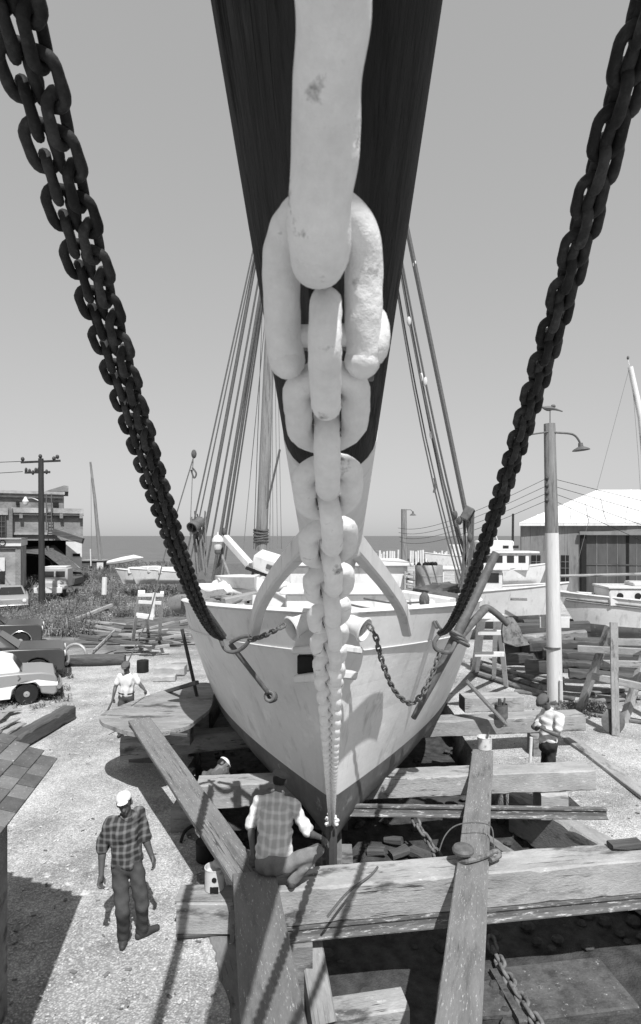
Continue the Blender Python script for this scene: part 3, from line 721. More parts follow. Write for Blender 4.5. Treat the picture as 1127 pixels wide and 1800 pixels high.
lay_chain(c, dense([P(648, 1098, 7.0), P(660, 1118, 6.98), P(668, 1150, 7.05), P(678, 1180, 7.15), P(690, 1208, 7.3), P(706, 1228, 7.45), P(725, 1236, 7.6), P(742, 1220, 7.75), P(756, 1194, 7.85), P(766, 1168, 7.9), P(774, 1140, 7.92)], 200), .072, LA, sd, 0, 20, 8)
c = thing('anchor_chain', 'short iron chain from the left hawse pipe to the shroud shackle', 'chain', P(440, 1125, 7.4), 'anchor chains')
lay_chain(c, dense([P(500, 1098, 6.95), P(490, 1104, 6.95), P(465, 1117, 7.1), P(438, 1126, 7.3)], 60), .072, LA, sd, 0, 20, 8)
# heavy chains lying in the pit
LP = link_mesh('mooring_link', 'rusty_iron', .024, .055, .15, 6, 8)
c = thing('mooring_chain', 'rusty heavy chain lying in the pit at the bottom right of the picture', 'chain', G(900, 1740, -.6), 'rusty chains in the pit')
lay_chain(c, dense([G(862, 1648, -.52), G(868, 1668, -.6), G(888, 1710, -.6), G(912, 1750, -.6), G(945, 1800, -.6), G(975, 1850, -.6)], 60), .15, LP, sd, 0, 35, 8)
c = thing('mooring_chain', 'rusty chain in the dark pit behind the front cross timber', 'chain', G(755, 1480, -.3), 'rusty chains in the pit')
lay_chain(c, dense([G(728, 1438, -.1), G(738, 1456, -.2), G(750, 1474, -.35), G(762, 1492, -.5), G(775, 1512, -.6)], 60), .15, LP, sd, 0, 35, 8)

# ================================================================ CRADLE, TIMBERS, PLANKS
ZT = .77
def xt(px, py, z=ZT): return G(px, py, z)
# front cross timber and its rail
tdir = (Vector((3.78, 7.12, 0)) - Vector((-.11, 6.57, 0))).normalized(); nrm = Vector((-tdir.y, tdir.x, 0))
A = Vector((-.75, 6.48, ZT)) + nrm * .22; B = A + tdir * 8.0
timber('cross_timber', 'massive pale cross timber in front of the stem, nearest the camera', 'timber', A, B, .44, .41, 'timber_pale', 'cross timbers of the slipway cradle', bev=.013, jit=.012)
def rail(name, label, a, b_, group):
    a = Vector(a); b_ = Vector(b_); X, Y, Z = frame(b_ - a); L = (b_ - a).length
    sec = [(-.07, 0), (.07, 0), (.07, .015), (.012, .03), (.012, .10), (.035, .115), (.035, .145), (-.035, .145), (-.035, .115), (-.012, .10), (-.012, .03), (-.07, .015)]
    m = MB(); m.loft([[(0, y, z) for y, z in sec], [(L, y, z) for y, z in sec]]); o = m.build(name, 'steel_rail', local=True, ang=20)
    o.location = a; o.rotation_euler = Matrix((X, Y, Z)).transposed().to_euler(); return tag(o, label, 'rail', group)
a2 = A - nrm * .20 + Vector((0, 0, -.555)); rail('steel_rail', 'paint-splashed steel rail bolted along the front cross timber', a2 + tdir * .12, a2 + tdir * 7.9, 'steel rails of the cradle')
# second cross timber, in two lengths either side of the keel
d2 = 9.75
A2 = Vector((.42, d2 - .05, ZT)); B2 = G(1036, 1346, ZT); B2.y = d2 + .32
timber('cross_timber', 'pale cross timber right of the keel with the white-shirted man behind it', 'timber', A2, B2, .42, .34, 'timber_pale', 'cross timbers of the slipway cradle', bev=.013, jit=.012)
timber('cross_timber', 'cross timber left of the keel, a stooping man behind it', 'timber', G(348, 1372, ZT) , Vector((-.42, 9.62, ZT)), .42, .38, 'timber_pale', 'cross timbers of the slipway cradle', bev=.013, jit=.012)
timber('cross_timber', 'long cross timber behind the white-shirted man, can standing on it', 'timber', Vector((1.6, 12.6, ZT)), G(1020, 1252, ZT), .45, .34, 'timber_pale', 'cross timbers of the slipway cradle', bev=.015, jit=.015)
timber('cross_timber', 'pale timber end under the long rounded board on the left', 'timber', G(212, 1299, ZT - .1), Vector((-1.6, 12.4, ZT - .1)), .42, .36, 'timber_pale', 'cross timbers of the slipway cradle', bev=.015, jit=.015)
timber('cross_timber', 'short thick timber lying by the right side of the hull', 'timber', G(812, 1222, ZT), G(914, 1220, ZT), .5, .36, 'timber_pale', 'cross timbers of the slipway cradle', bev=.015, jit=.015)
rail('steel_rail', 'steel rail lying across the pit behind the front timber', Vector((.30, 8.62, .62)), G(1066, 1420, .765) - Vector((0, 0, .145)), 'steel rails of the cradle')
# blocking under the timbers
def blk(label, c, s, rz=0, m='timber_grey'):
    c = Vector(c); t = Vector((math.cos(rz), math.sin(rz), 0)) * s[0] / 2
    return timber('cribbing_block', label, 'timber block', c - t, c + t, s[1], s[2], m, 'blocks under the cradle', bev=.02, jit=.01)
blk('dark block under the left end of the front timber', (-.45, 6.65, .20), (.5, .4, .9), .12)
blk('far block under the front timber at the picture edge', (5.5, 7.5, .2), (.5, .42, .9), .12)
blk('keel block under the stem', (.05, 8.75, .0), (.6, .5, .7), 0)
blk('keel block further under the keel', (.05, 11.0, -.12), (.6, .5, .6), 0)
blk('block under the right end of the second cross timber', (3.75, 9.95, .42), (.45, .4, .45), 0, 'timber_pale')
blk('block under the left end of the second cross timber', (-2.3, 9.5, .38), (.4, .4, .5), 0)
blk('block beneath the long cross timber', (4.6, 12.7, .42), (.5, .4, .45), 0)
blk('block beneath the timber under the rounded board', (-3.9, 12.4, .30), (.5, .4, .35), 0)
# sloping kerb timbers at the pit's right edge
timber('kerb_timber', 'pale kerb timber slanting along the right edge of the pit', 'timber', Vector((3.42, 10.75, .02)), Vector((4.95, 7.6, .02)), .34, .7, 'timber_pale', 'pit kerbs', bev=.02, jit=.01)
timber('kerb_timber', 'thin rail timber inside the pit beside the kerb', 'timber', Vector((2.55, 10.2, -.35)), Vector((3.55, 8.2, -.35)), .12, .12, 'timber_grey', 'pit kerbs', bev=.02, jit=.01)
timber('kerb_timber', 'weathered timber along the left edge of the pit under the planks', 'timber', Vector((-.62, 5.2, .0)), Vector((-2.5, 10.3, .0)), .3, .6, 'timber_grey', 'pit kerbs', bev=.02, jit=.01)
timber('post_timber', 'leaning timber below the front cross timber beside the wide plank', 'timber', G(545, 1640, .16), G(572, 1800, -.4), .26, .2, 'timber_grey', 'timbers in the pit', bev=.02)
timber('floor_timber', 'pale timber lying in the pit at the bottom edge', 'timber', G(540, 1778, -.5), G(712, 1752, -.5), .34, .26, 'timber_pale', 'timbers in the pit', bev=.02)
timber('floor_timber', 'broad paint-spotted timber on the pit floor at lower right', 'timber', G(885, 1745, -.62) , G(1085, 1722, -.62), .8, .12, 'floor_dirt', 'timbers in the pit', bev=.02)
timber('floor_timber', 'dirty board under the rusty chain on the pit floor', 'timber', G(790, 1755, -.66), G(960, 1745, -.66), .5, .08, 'floor_dirt', 'timbers in the pit', bev=.02)
for k, (px, py) in enumerate(((660, 1490), (700, 1498), (735, 1488), (690, 1470))):
    timber('scrap_block', ['chunk of wood', 'split block', 'broken timber', 'small offcut'][k] + ' in the dark pit right of the stem', 'wood scrap', G(px - 14, py, -.55), G(px + 16, py - random.uniform(-14, 14), -.5), random.uniform(.1, .24), .12, 'timber_dark', 'scraps in the pit', bev=.02, jit=.02)
# staging planks
timber('staging_plank', 'long narrow plank running along the left side of the cradle', 'plank', G(245, 1263, 1.42), G(450, 1560, .86), .38, .07, 'plank_grey', 'staging planks', bev=.008, jit=.004)
timber('staging_plank', 'wide plank rising to the bottom edge left of the pit', 'plank', G(446, 1532, .935), P(486, 1830, 4.1), .47, .07, 'plank_grey', 'staging planks', bev=.008, jit=.004)
timber('staging_plank', 'long plank on the right running from the front timber to the bottom edge', 'plank', G(849, 1318, .84), G(803, 1830, .84), .36, .07, 'plank_grey', 'staging planks', bev=.008, jit=.004)
# box step with paint bucket
st = thing('box_step', 'low wooden box step beside the wide plank, bucket on top', 'box', G(362, 1600, 0))
beam_obj('board', G(313, 1568, .42), G(412, 1568, .42), .32, .05, 'timber_pale', st)
beam_obj('front_board', P(311, 1587, 6.9), P(410, 1587, 6.9), .05, .36, 'timber_pale', st)
beam_obj('side_board', G(408, 1600, .38), G(408, 1560, .38), .05, .38, 'timber_grey', st)
beam_obj('foot_board', G(312, 1640, .05), G(412, 1632, .05), .10, .05, 'timber_dark', st)
# rounded board (a centreboard) resting on the timbers left of the hull
cb = thing('centreboard', 'long board with rounded end resting on timbers left of the hull', 'board', G(260, 1262, 1.25))
pz = 1.30
outl = [(175, 1262), (180, 1254), (205, 1243), (245, 1228), (290, 1213), (330, 1206), (352, 1200), (372, 1204), (372, 1240), (345, 1265), (330, 1276), (300, 1284), (262, 1290), (225, 1286), (195, 1276), (180, 1270)]
pp = dense([G(x, y, pz) for x, y in outl] + [G(*outl[0], pz)], 64)[:-1]; b = MB(); n = len(pp)
b.add([q for q in pp] + [q - Vector((0, 0, .07)) for q in pp], [tuple(range(n)), tuple(range(n, 2 * n))[::-1]] + [(i, (i + 1) % n, (i + 1) % n + n, i + n) for i in range(n)])
b.build('board', 'timber_pale', cb, ang=25)
beam_obj('edge_strip', G(330, 1290, 1.32), G(300, 1287, 1.32), .05, .06, 'timber_dark', cb)
timber('cribbing_block', 'block propping the rounded board near its middle', 'timber block', Vector((-3.2, 11.6, 1.22)), Vector((-2.7, 11.6, 1.22)), .3, .6, 'timber_grey', 'blocks under the cradle')
timber('cribbing_block', 'block carrying the far end of the rounded board', 'timber block', Vector((-3.1, 12.9, 1.22)), Vector((-2.6, 12.9, 1.22)), .3, 1.2, 'timber_grey', 'blocks under the cradle')
timber('prop', 'dark prop leaning between the hull and rounded board', 'prop', G(262, 1222, .95), P(346, 1196, 11.6), .08, .08, 'timber_dark', 'props')
timber('prop', 'thin dark prop standing against the left bilge', 'prop', P(322, 1105, 12.2), G(357, 1262, .8), .06, .06, 'timber_dark', 'props')
# right-hand prop board with a can
timber('prop', 'board leaning from the right bilge down to the long timber', 'prop', P(822, 1196, 12.4), G(892, 1272, .8), .24, .05, 'plank_grey', 'props')
# boards and pipes on the ground, right
timber('ground_board', 'long board on the shell ground right of the white-shirted man', 'board', G(1002, 1296, .08), G(1150, 1404, .08), .30, .08, 'timber_pale', 'boards on the ground', jit=.006)
timber('ground_board', 'small wood offcut on the ground by the front timber', 'board', G(1072, 1481, .85), G(1124, 1476, .87), .16, .08, 'timber_dark', 'boards on the ground', jit=.01)
b = MB()
for k, (a, c) in enumerate((((830, 1168), (950, 1208)), ((835, 1182), (962, 1222)), ((830, 1160), (905, 1182)), ((850, 1170), (990, 1205)))):
    o = MB().tube([G(a[0], a[1], .1), G(c[0], c[1], .1)], .09, 8).build('log', 'timber_grey', loc=G(*c)); tag(o, ['second log from the front', 'nearest log', 'shortest log at the back', 'long thin log'][k] + ' lying beside the white trestle', 'log', 'logs beside the trestle')
# dark squared baulk and broken boards, left
timber('baulk', 'dark weathered baulk of timber lying on the shell at left', 'timber', G(10, 1300, .36), G(122, 1240, .36), .34, .34, 'timber_dark', bev=.03, jit=.02)
for k, (a, c) in enumerate((((-10, 1268), (22, 1240)), ((-10, 1280), (30, 1262)), ((0, 1250), (34, 1246)), ((5, 1288), (40, 1270)))):
    timber('broken_board', ['topmost', 'lowest', 'shortest', 'widest'][k] + ' broken pale board left of the dark baulk', 'board', G(a[0], a[1], .2), G(c[0], c[1], .12), .2, .04, 'timber_pale', 'broken boards', jit=.01)
# ================================================================ ON DECK
bx = thing('hatch', 'white deck hatch behind the bowsprit', 'hatch', (.1, 13.2, DECK(12)))
b = MB(); b.box((.2, 11.6, 3.48), (2.0, 1.5, .30), bev=.03); b.build('coaming', 'white_paint', bx)
b = MB(); b.box((.2, 11.6, 3.66), (2.2, 1.7, .07), bev=.02); b.build('lid', 'white_paint', bx)
tr_ = thing('deck_house', 'low white deck house with slanted top amidships', 'deck house', (.4, 16, 3.2))
b = MB(); b.box((.5, 16.5, 3.55), (3.0, 3.0, .75), bev=.03); b.build('wall', 'white_paint', tr_)
b = MB(); b.box((.5, 16.5, 3.97), (3.3, 3.3, .08), bev=.03); b.build('roof', 'white_paint', tr_)
# bitt head: tilted white box on a post
bt = thing('windlass_head', 'white tilted wooden winch box on a post left of the bowsprit', 'winch', P(455, 1040, 12.0))
ax3 = frame(Vector((1, -.12, -.30)), Vector((.25, -.25, 1)))
b = MB(); b.box(P(474, 992, 12.0), (.62, .5, .40), ax3, .05); b.build('box', 'white_paint', bt)
b = MB(); b.box(P(476, 993, 12.0) + ax3[0] * .02 - Vector((0, .22, .02)), (.16, .12, .10), ax3, .01); b.build('slot', 'iron', bt)
b = MB(); b.bar(P(432, 998, 11.8), P(470, 1012, 11.8), .05, .06); b.build('iron_strap', 'black', bt)
b = MB(); b.bar(P(449, 1005, 11.9), P(438, 1062, 11.8), .09, .09, .01); b.build('post', 'white_paint', bt)
b = MB(); b.tube([P(446, 1000, 11.7), P(436, 1060, 11.7)], .03, 6); b.build('iron_leg', 'black', bt)
for q in ((455, 1040), (466, 1033), (442, 1063), (502, 1018), (452, 1038)):
    pass
# white crane arm and lantern at the left shrouds
cr = thing('davit', 'white diagonal davit beam at the left shrouds', 'davit', P(440, 1000, 12.5))
b = MB(); b.bar(P(396, 945, 13.0), P(440, 994, 12.3), .14, .16, .02); b.build('arm', 'white_paint', cr)
b = MB(); b.tube([P(385, 962, 12.9), P(405, 1020, 12.9)], .04, 6); b.build('strut', 'spar_pale', cr)
b = MB(); b.tube([P(392, 962, 12.9), P(378, 1022, 12.9)], .04, 6); b.build('strut', 'rope_dark', cr)
ln = thing('anchor_light', 'white domed lantern perched at the left shrouds', 'lantern', P(383, 965, 12.7))
b = MB(); b.lathe([(.07, 0), (.09, .05), (.09, .15), (.13, .17), (.12, .23), (.08, .29), (.02, .32), (.015, .38)], 14, P(383, 966, 12.7)); b.build('dome', 'white_paint', ln)
b = MB(); b.lathe([(.05, -.10), (.07, -.07), (.07, -.01)], 12, P(383, 966, 12.7)); b.build('base', 'iron', ln)
# bench-like staging on the foredeck, coils, tackle
bn = thing('deck_trestle', 'low wooden trestle standing on the foredeck left of the head rail', 'trestle', P(430, 1085, 9.8))
beam_obj('top_beam', P(392, 1052, 10.0), P(450, 1040, 10.4), .16, .12, 'timber_pale', bn)
for q in ((398, 1056), (408, 1055), (444, 1046)): beam_obj('leg', P(q[0], q[1], 10.1), P(q[0] - 2, 1084, 10.1), .07, .07, 'white_paint', bn)
sk = thing('tender_boat', 'small white skiff stowed on the foredeck left of the bowsprit', 'boat', P(420, 1030, 12))
rings = []
for i in range(9):
    t = i / 8; hw = .42 * (1 - (1 - min(t * 1.6, 1)) ** 2) + .02; c = P(378, 1030, 12.0).lerp(P(452, 1022, 11.3), t); c.z += .05 - .10 * t
    rings.append([c + Vector((0, -hw, .16)), c + Vector((0, -hw * .8, -.05)), c + Vector((0, 0, -.14)), c + Vector((0, hw * .8, -.05)), c + Vector((0, hw, .16))])
MB().loft(rings).build('hull', 'white_paint', sk)
for k in range(9):
    c = P(random.uniform(338, 400), random.uniform(1050, 1078), 10.6); pts = []
    for a in np.linspace(0, 6.28 * 2.2, 26): pts.append(c + Vector((math.cos(a) * (.16 + .02 * k % .07), math.sin(a) * .16, .03 * a / 6.28 + .02 * math.sin(a * 3))))
    o = MB().tube(pts, .024, 6).build('rope_coil', random.choice(('rope', 'rope_dark')), loc=c); tag(o, 'coil of rope in the heap inside the left bow rail', 'rope', 'rope coils on the foredeck')
def heap(name, label, c, r, m, seed, cat):
    b = MB(); b.ball(c, r, 22, 14); q = np.random.default_rng(seed); ks = [(q.normal(0, 1, 3) * 6 / max(r), q.uniform(0, 6.28)) for _ in range(7)]
    b.v = [tuple(np.array(c) + (np.array(v) - np.array(c)) * (1 + .11 * sum(math.sin(np.dot(k, np.array(v) - np.array(c)) + f) for k, f in ks))) for v in b.v]
    return tag(b.build(name, m, loc=c), label, cat)
heap('tarpaulin', 'dark crumpled tarpaulin on deck in front of the shiny drum', P(778, 1046, 13.2), (.55, .4, .26), 'timber_dark', 3, 'tarpaulin')
heap('net_heap', 'heap of nets and rope inside the left rail', P(362, 1062, 10.8), (.45, .5, .22), 'rope', 5, 'nets')
heap('sail_bundle', 'pale furled sail bundle lying on deck behind the trestle', P(420, 1034, 11.6), (.7, .35, .2), 'cloth_white', 8, 'sail')
heap('canvas_heap', 'grey canvas heap at the foot of the left shrouds', P(352, 1040, 12.2), (.35, .4, .3), 'cloth_grey', 11, 'canvas')
for k, (a, e) in enumerate((((352, 1078), (430, 1052)), ((365, 1082), (470, 1062)), ((612, 1062), (700, 1068)), ((640, 1052), (745, 1058)))):
    tag(MB().tube(dense([P(a[0], a[1], 9.5), P((a[0] + e[0]) / 2, (a[1] + e[1]) / 2 + 5, 9.8), P(e[0], e[1], 10.2)], 16), .018, 6).build('deck_line', 'rope_dark', loc=P(a[0], a[1], 9.5)), ['lower slack line across the left foredeck', 'upper slack line across the left foredeck', 'line from the stem to the right head rail', 'line from the hatch to the right rail'][k], 'rope', 'slack lines on the foredeck')
# drums and gear to starboard
def drum(label, px, ytop, ybot, d, m):
    hgt = (ybot - ytop) / FPX * d; r = hgt * .44; c = P(px, ybot, d); t = thing('oil_drum', label, 'drum', c, 'drums on deck')
    pr = [(r * .97, 0), (r, .02), (r, hgt * .32)] + [(r * q, hgt * h_) for q, h_ in ((1.03, .335), (1.03, .345), (1, .36), (1, .64), (1.03, .655), (1.03, .665), (1, .68))] + [(r, hgt - .02), (r * .97, hgt), (r * .93, hgt - .03)]
    b = MB(); b.lathe(pr, 24, c, cap=True); b.build('shell', m, t)
    b = MB()
    for k in range(14): 
        a = random.uniform(0, 6.28); q = random.uniform(0, .8) * r; b.ball(c + Vector((math.cos(a) * q, math.sin(a) * q, hgt + .01)), (.06, .05, .07), 6, 4)
    b.build('contents', 'black', t)
drum('shiny steel drum standing on deck right of the bowsprit', 754, 993, 1048, 15.4, 'galvanized')
drum('duller drum behind the shiny one, nearer the bowsprit', 697, 992, 1036, 16.2, 'drum')
drum('white-painted drum at the deck edge left of the dull drum', 668, 994, 1036, 16.4, 'white_paint')
ck = thing('crate', 'small pale slatted crate between the two drums', 'crate', P(721, 1035, 14.8))
for k in range(4): beam_obj('slat', P(711, 1006 + k * 9, 14.8), P(729, 1009 + k * 9, 14.8), .3, .05, 'timber_pale', ck)
for q in (712, 728): beam_obj('corner_post', P(q, 1004, 14.7), P(q, 1040, 14.7), .05, .05, 'timber_pale', ck)
timber('deck_beam', 'white plank lying along the right rail behind the anchor chain', 'plank', P(706, 1038, 12.5), P(796, 1052, 11.8), .30, .16, 'white_paint')
timber('deck_beam', 'thin dark board on the foredeck near the right hawse pipe', 'plank', P(612, 1071, 8.3), P(700, 1073, 8.4), .16, .05, 'timber_grey')
ckb = MB(); ckb.box(P(742, 1066, 10.5), (.42, .3, .24), bev=.02); tag(ckb.build('deck_box', 'white_paint', loc=P(742, 1078, 10.5)), 'small white box on deck behind the tackle', 'box')
tk = MB(); tk.tube([P(744, 1046, 10.2), P(747, 1062, 9.6), P(768, 1104, 8.2)], .022, 6); tk.tube([P(747, 1062, 9.6), P(775, 1106, 8.2)], .022, 6); tk.ball(P(746, 1055, 9.9), (.09, .1, .14), 8, 6)
tag(tk.build('tackle', 'rope_dark', loc=P(746, 1055, 9.9)), 'rope tackle and block hauling the right shroud chains to deck', 'tackle', kind=None)

# ================================================================ POLES, WIRES, LAMPS
pl = thing('lamp_pole', 'tall wooden pole at right, lower part painted white, curved lamp arm', 'pole', G(976, 1235, 0))
b_ = G(976, 1235, 0); dP = b_.y; t_ = P(966, 745, dP); mid = P(970, 937, dP)
o = MB().tube([(0, 0, 0), tuple(mid - b_)], [.215, .185], 14).build('pole', 'pole_white', pl, local=True)
MB().tube([tuple(mid - b_), tuple(t_ - b_)], [.185, .155], 14).build('pole_top', 'pole_wood', pl, local=True)
def plb(name, mb, m, par=pl): return mb.build(name, m, par)
la = plb('lamp_arm', MB().tube(dense([P(972, 760, dP - .1), P(1000, 762, dP - .15), P(1011, 766, dP - .15), P(1018, 775, dP - .15), P(1020, 782, dP - .15)], 30), .03, 8), 'iron')
plb('lamp_shade', MB().lathe([(.06, .10), (.07, 0), (.2, -.06), (.24, -.10), (.23, -.11), (.05, -.03)], 16, P(1021, 785, dP - .15), Vector((-.1, 0, 1)), cap=False), 'iron', la)
plb('side_arm', MB().tube([P(966, 759, dP - .1), P(915, 766, dP - .3)], .025, 6), 'iron')
va = plb('vane_rod', MB().tube([P(967, 748, dP), P(967, 722, dP)], .015, 6), 'iron')
V0 = P(969, 717, dP)
bird = MB(); bird.tube(dense([V0 + Vector((-.30, 0, .04)), V0 + Vector((-.12, .02, -.01)), V0 + Vector((.05, 0, -.02)), V0 + Vector((.32, 0, -.10))], 16), [.012, .02, .03, .045, .06, .07, .075, .075, .07, .06, .05, .04, .03, .025, .02, .015, .01][:16], 8); bird.ball(V0 + Vector((.06, 0, .05)), (.07, .05, .05), 8, 6)
plb('vane', bird, 'iron', va)
for k in range(4): plb('insulator', MB().ball(P(961, 841 + k * 13, dP - .15), (.06, .06, .07), 8, 6), 'insulator')
plb('conduit', MB().tube([P(986, 1240, dP - .25), P(986, 1196, dP - .25)], .05, 8), 'pole_white')
plb('bracket_band', MB().lathe([(.225, 0), (.225, .06)], 14, P(972, 1140, dP)), 'iron')
plb('sign_board', MB().box(P(975, 1094, dP + .25), (.85, .04, .32), bev=.01), 'white_paint')
WLP = P(711, 905, 60)
for k in range(4):
    a = P(961, 841 + k * 13, dP - .15); e = P(700 + k, 928 + k * 8, 60); c2 = P(1160 + k * 10, 888 + k * 22, 11)
    o = MB().tube([a.lerp(e, t) + Vector((0, 0, -1.2 * 4 * t * (1 - t) * .5)) for t in np.linspace(0, 1, 14)], [.007 + .014 * t for t in np.linspace(0, 1, 14)], 4).build('overhead_wire', 'black', loc=a); tag(o, ['topmost', 'second', 'third', 'lowest'][k] + ' wire running from the lamp pole towards the far water', 'wire', 'overhead wires')
    o = MB().tube([P(978, 843 + k * 13, dP), P(1180, 893 + k * 18 + k * k * 3, 14)], .007, 4).build('overhead_wire', 'black', loc=a); tag(o, ['topmost', 'second', 'third', 'lowest'][k] + ' wire running from the lamp pole off to the right', 'wire', 'overhead wires')
# far lamp post
lp = thing('far_lamp_post', 'short distant wooden post with a lamp, seen just right of the bowsprit', 'lamp post', P(711, 1010, 60))
MB().tube([P(711, 1010, 60), P(710, 895, 60)], [.33, .28], 8).build('post', 'pole_wood', lp)
MB().tube([P(712, 896, 60), P(722, 896, 60), P(726, 900, 60)], .04, 6).build('lamp_arm', 'iron', lp)
MB().lathe([(.08, .3), (.1, .1), (.35, -.1), (.3, -.12)], 10, P(726, 904, 60)).build('lamp_shade', 'iron', lp)
tag(MB().tube([P(901, 990, 70), P(902, 903, 70)], .14, 6).build('far_pole', 'pole_dark', loc=P(901, 990, 70)), 'thin distant pole left of the shed', 'pole')
# dark utility pole, left
up_ = thing('utility_pole', 'dark utility pole with crossarms standing by the brick building', 'utility pole', G(74, 1072, 0)); q0 = G(74, 1072, 0); dU = q0.y
MB().tube([q0, P(72, 806, dU)], [.20, .16], 10).build('pole', 'pole_dark', up_)
beam_obj('crossarm', P(37, 811, dU), P(106, 808, dU), .1, .13, 'pole_dark', up_)
ca = beam_obj('crossarm', P(44, 829, dU), P(88, 828, dU), .1, .13, 'pole_dark', up_)
for q in ((40, 807), (71, 802), (95, 806), (101, 803)): MB().ball(P(q[0], q[1], dU), (.12, .12, .14), 8, 6).build('insulator', 'insulator', up_)
for q in (46, 52, 58, 63, 68, 82): MB().ball(P(q, 825 + random.uniform(-2, 6), dU), (.1, .1, .16), 6, 5).build('fitting', 'insulator', up_)
ar = MB().tube(dense([P(72, 882, dU), P(58, 876, dU), P(47, 876, dU)], 12), .04, 6).build('lamp_arm', 'galvanized', up_)
MB().lathe([(.05, .25), (.1, .15), (.2, -.05), (.14, -.25), (.04, -.3)], 10, P(45, 880, dU)).build('lamp', 'white_paint', up_)
for k, (ya, yb) in enumerate(((811, 814), (829, 834))):
    o = MB().tube([P(40, ya, dU), P(-40, yb, dU + 2)], .02, 4).build('overhead_wire', 'black', loc=P(40, ya, dU)); tag(o, ['upper', 'lower'][k] + ' wire from the dark pole off to the left', 'wire', 'overhead wires')

# ================================================================ BRICK BUILDING, LEFT
bd = thing('brick_building', 'old brick warehouse with stepped parapets and collapsed corner, far left', 'building', G(60, 1035, 0))
BU = Vector((math.cos(.42), math.sin(.42), 0)); BN = Vector((BU.y, -BU.x, 0))      # the facade faces the yard at an angle
def Bp(px, py, d):
    C = P(80, CY, d); k = Vector(((px - CX) / FPX, 1, 0)); t = C.dot(BN) / k.dot(BN); return P(px, py, t)
def wall(name, x0, y0, x1, y1, d, m='brick', th=.5, par=None):
    a = Bp(x0, y0, d); c = Bp(x1, y1, d); mx = (max(x0, 0) + x1) / 2; z1 = Bp(mx, y0, d).z; z0 = Bp(mx, y1, d).z; L = (Vector((c.x, c.y, 0)) - Vector((a.x, a.y, 0))).length
    b = MB(); b.box(Vector(((a.x + c.x) / 2, (a.y + c.y) / 2, (z0 + z1) / 2)) - BN * (th / 2), (L, th, z1 - z0), (BU, -BN, Vector((0, 0, 1)))); return b.build(name, m, par or bd)
rear = wall('rear_block', -160, 866, 112, 990, 62, th=9)
wall('parapet', -160, 863, 114, 868, 61.8, 'brick_pale', th=.6, par=rear); wall('cornice', -160, 872, 112, 875, 61.7, 'timber_dark', th=.4, par=rear)
poly = [(80, 863), (110, 852), (117, 853), (117, 863)]
b = MB(); b.prism([((x - 80) / FPX * 62, -(y - 863) / FPX * 62) for x, y in poly], 8, Bp(80, 863, 62) - BN * 4.1, BU, (0, 0, 1)); b.build('gable', 'brick', rear)
mainw = wall('wall', -160, 903, 146, 950, 55, th=6)
wall('parapet', 20, 893, 147, 902, 54.7, 'brick_pale', th=6.4, par=mainw); wall('cornice', 22, 903.5, 147, 906, 54.6, 'timber_dark', th=.5, par=mainw)
for x in (37, 108, 143): wall('corbel', x - 3, 903, x + 3, 911, 54.5, 'brick', th=.5, par=mainw)
wall('string_course', 22, 936, 100, 940, 54.75, 'brick_pale', th=.3, par=mainw)
b = MB(); b.bar(P(94, 934, 54.7), P(146, 951, 54.7), .4, .5); b.build('sagging_beam', 'timber_dark', mainw)
wall('broken_wall', 116, 952, 144, 1003, 55, 'plaster', th=5)
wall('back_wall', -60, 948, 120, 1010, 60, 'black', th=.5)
for (x0, y0, x1, y1) in ((28, 881, 34, 887), (93, 883, 103, 890), (97, 874, 103, 878)): wall('window', x0, y0, x1, y1, 61.75, 'black', th=.3, par=rear)
wall('window', 128, 973, 141, 978, 54.9, 'black', th=.2)
# pier between
wall('pier', -30, 893, 22, 950, 54.2, 'brick', th=1.0); wall('window_lintel', -30, 893, 14, 905, 53.9, 'brick_pale', th=.4)
wn = wall('window', -30, 907, 10, 944, 54.0, 'glass_dark', th=.25)
for y in (917, 926, 935): wall('mullion', -30, y - .5, 10, y + .5, 53.9, 'timber_dark', th=.08, par=wn)
for x in (-6, 3, 9.5): wall('mullion', x - .5, 907, x + .5, 944, 53.88, 'timber_dark', th=.08, par=wn)
# fallen roof inside the breach
b = MB(); b.add([Bp(40, 962, 56), Bp(96, 958, 56), Bp(148, 1006, 53.5), Bp(118, 1004, 53), Bp(80, 975, 54), Bp(40, 972, 55)], [(0, 1, 2, 3, 4, 5)]); b.add([Bp(40, 966, 56.3), Bp(96, 962, 56.3), Bp(148, 1010, 53.8), Bp(118, 1008, 53.3), Bp(80, 979, 54.3), Bp(40, 976, 55.3)], [(5, 4, 3, 2, 1, 0)]); b.build('fallen_roof', 'timber_dark', bd, smooth=False)
for k in range(7):
    q = 84 + k * 8; beam_obj('rafter', Bp(q, 960 + k * 6, 55), Bp(q + random.uniform(6, 14), 1000, 54), .2, .2, 'timber_dark', bd)
for k in range(8): beam_obj('rung', Bp(82, 888 + k * 6, 54.3), Bp(91, 888 + k * 6, 54.3), .06, .06, 'iron', bd)
for x in (82, 91): beam_obj('ladder_stile', Bp(x, 868, 54.2), Bp(x, 932, 54.2), .08, .08, 'iron', bd)
an_ = thing('brick_annex', 'low brick annex with a white sign band at the left edge', 'building', G(10, 1045, 0))
def aw(name, x0, y0, x1, y1, d, m, th, par=None): return wall(name, x0, y0, x1, y1, d, m, th, par or an_)
aw('wall', -120, 960, 35, 1046, 46, 'brick_pale', 8)
sgb = aw('sign_band', -120, 948, 37, 960, 45.8, 'white_paint', 8.4); aw('coping', -120, 946, 37.5, 948, 45.6, 'concrete', 8.6)
aw('string_course', -120, 963, 30, 965, 45.85, 'timber_dark', .3); aw('corner_pier', 27, 966, 36.5, 1046, 45.75, 'brick', 1)
wn = aw('window', -30, 982, 8, 1028, 45.85, 'glass_dark', .3); aw('blind', -30, 980, 8.5, 1004, 45.8, 'white_paint', .1, wn); aw('sill', -30, 1028, 10, 1030, 45.6, 'concrete', .4)
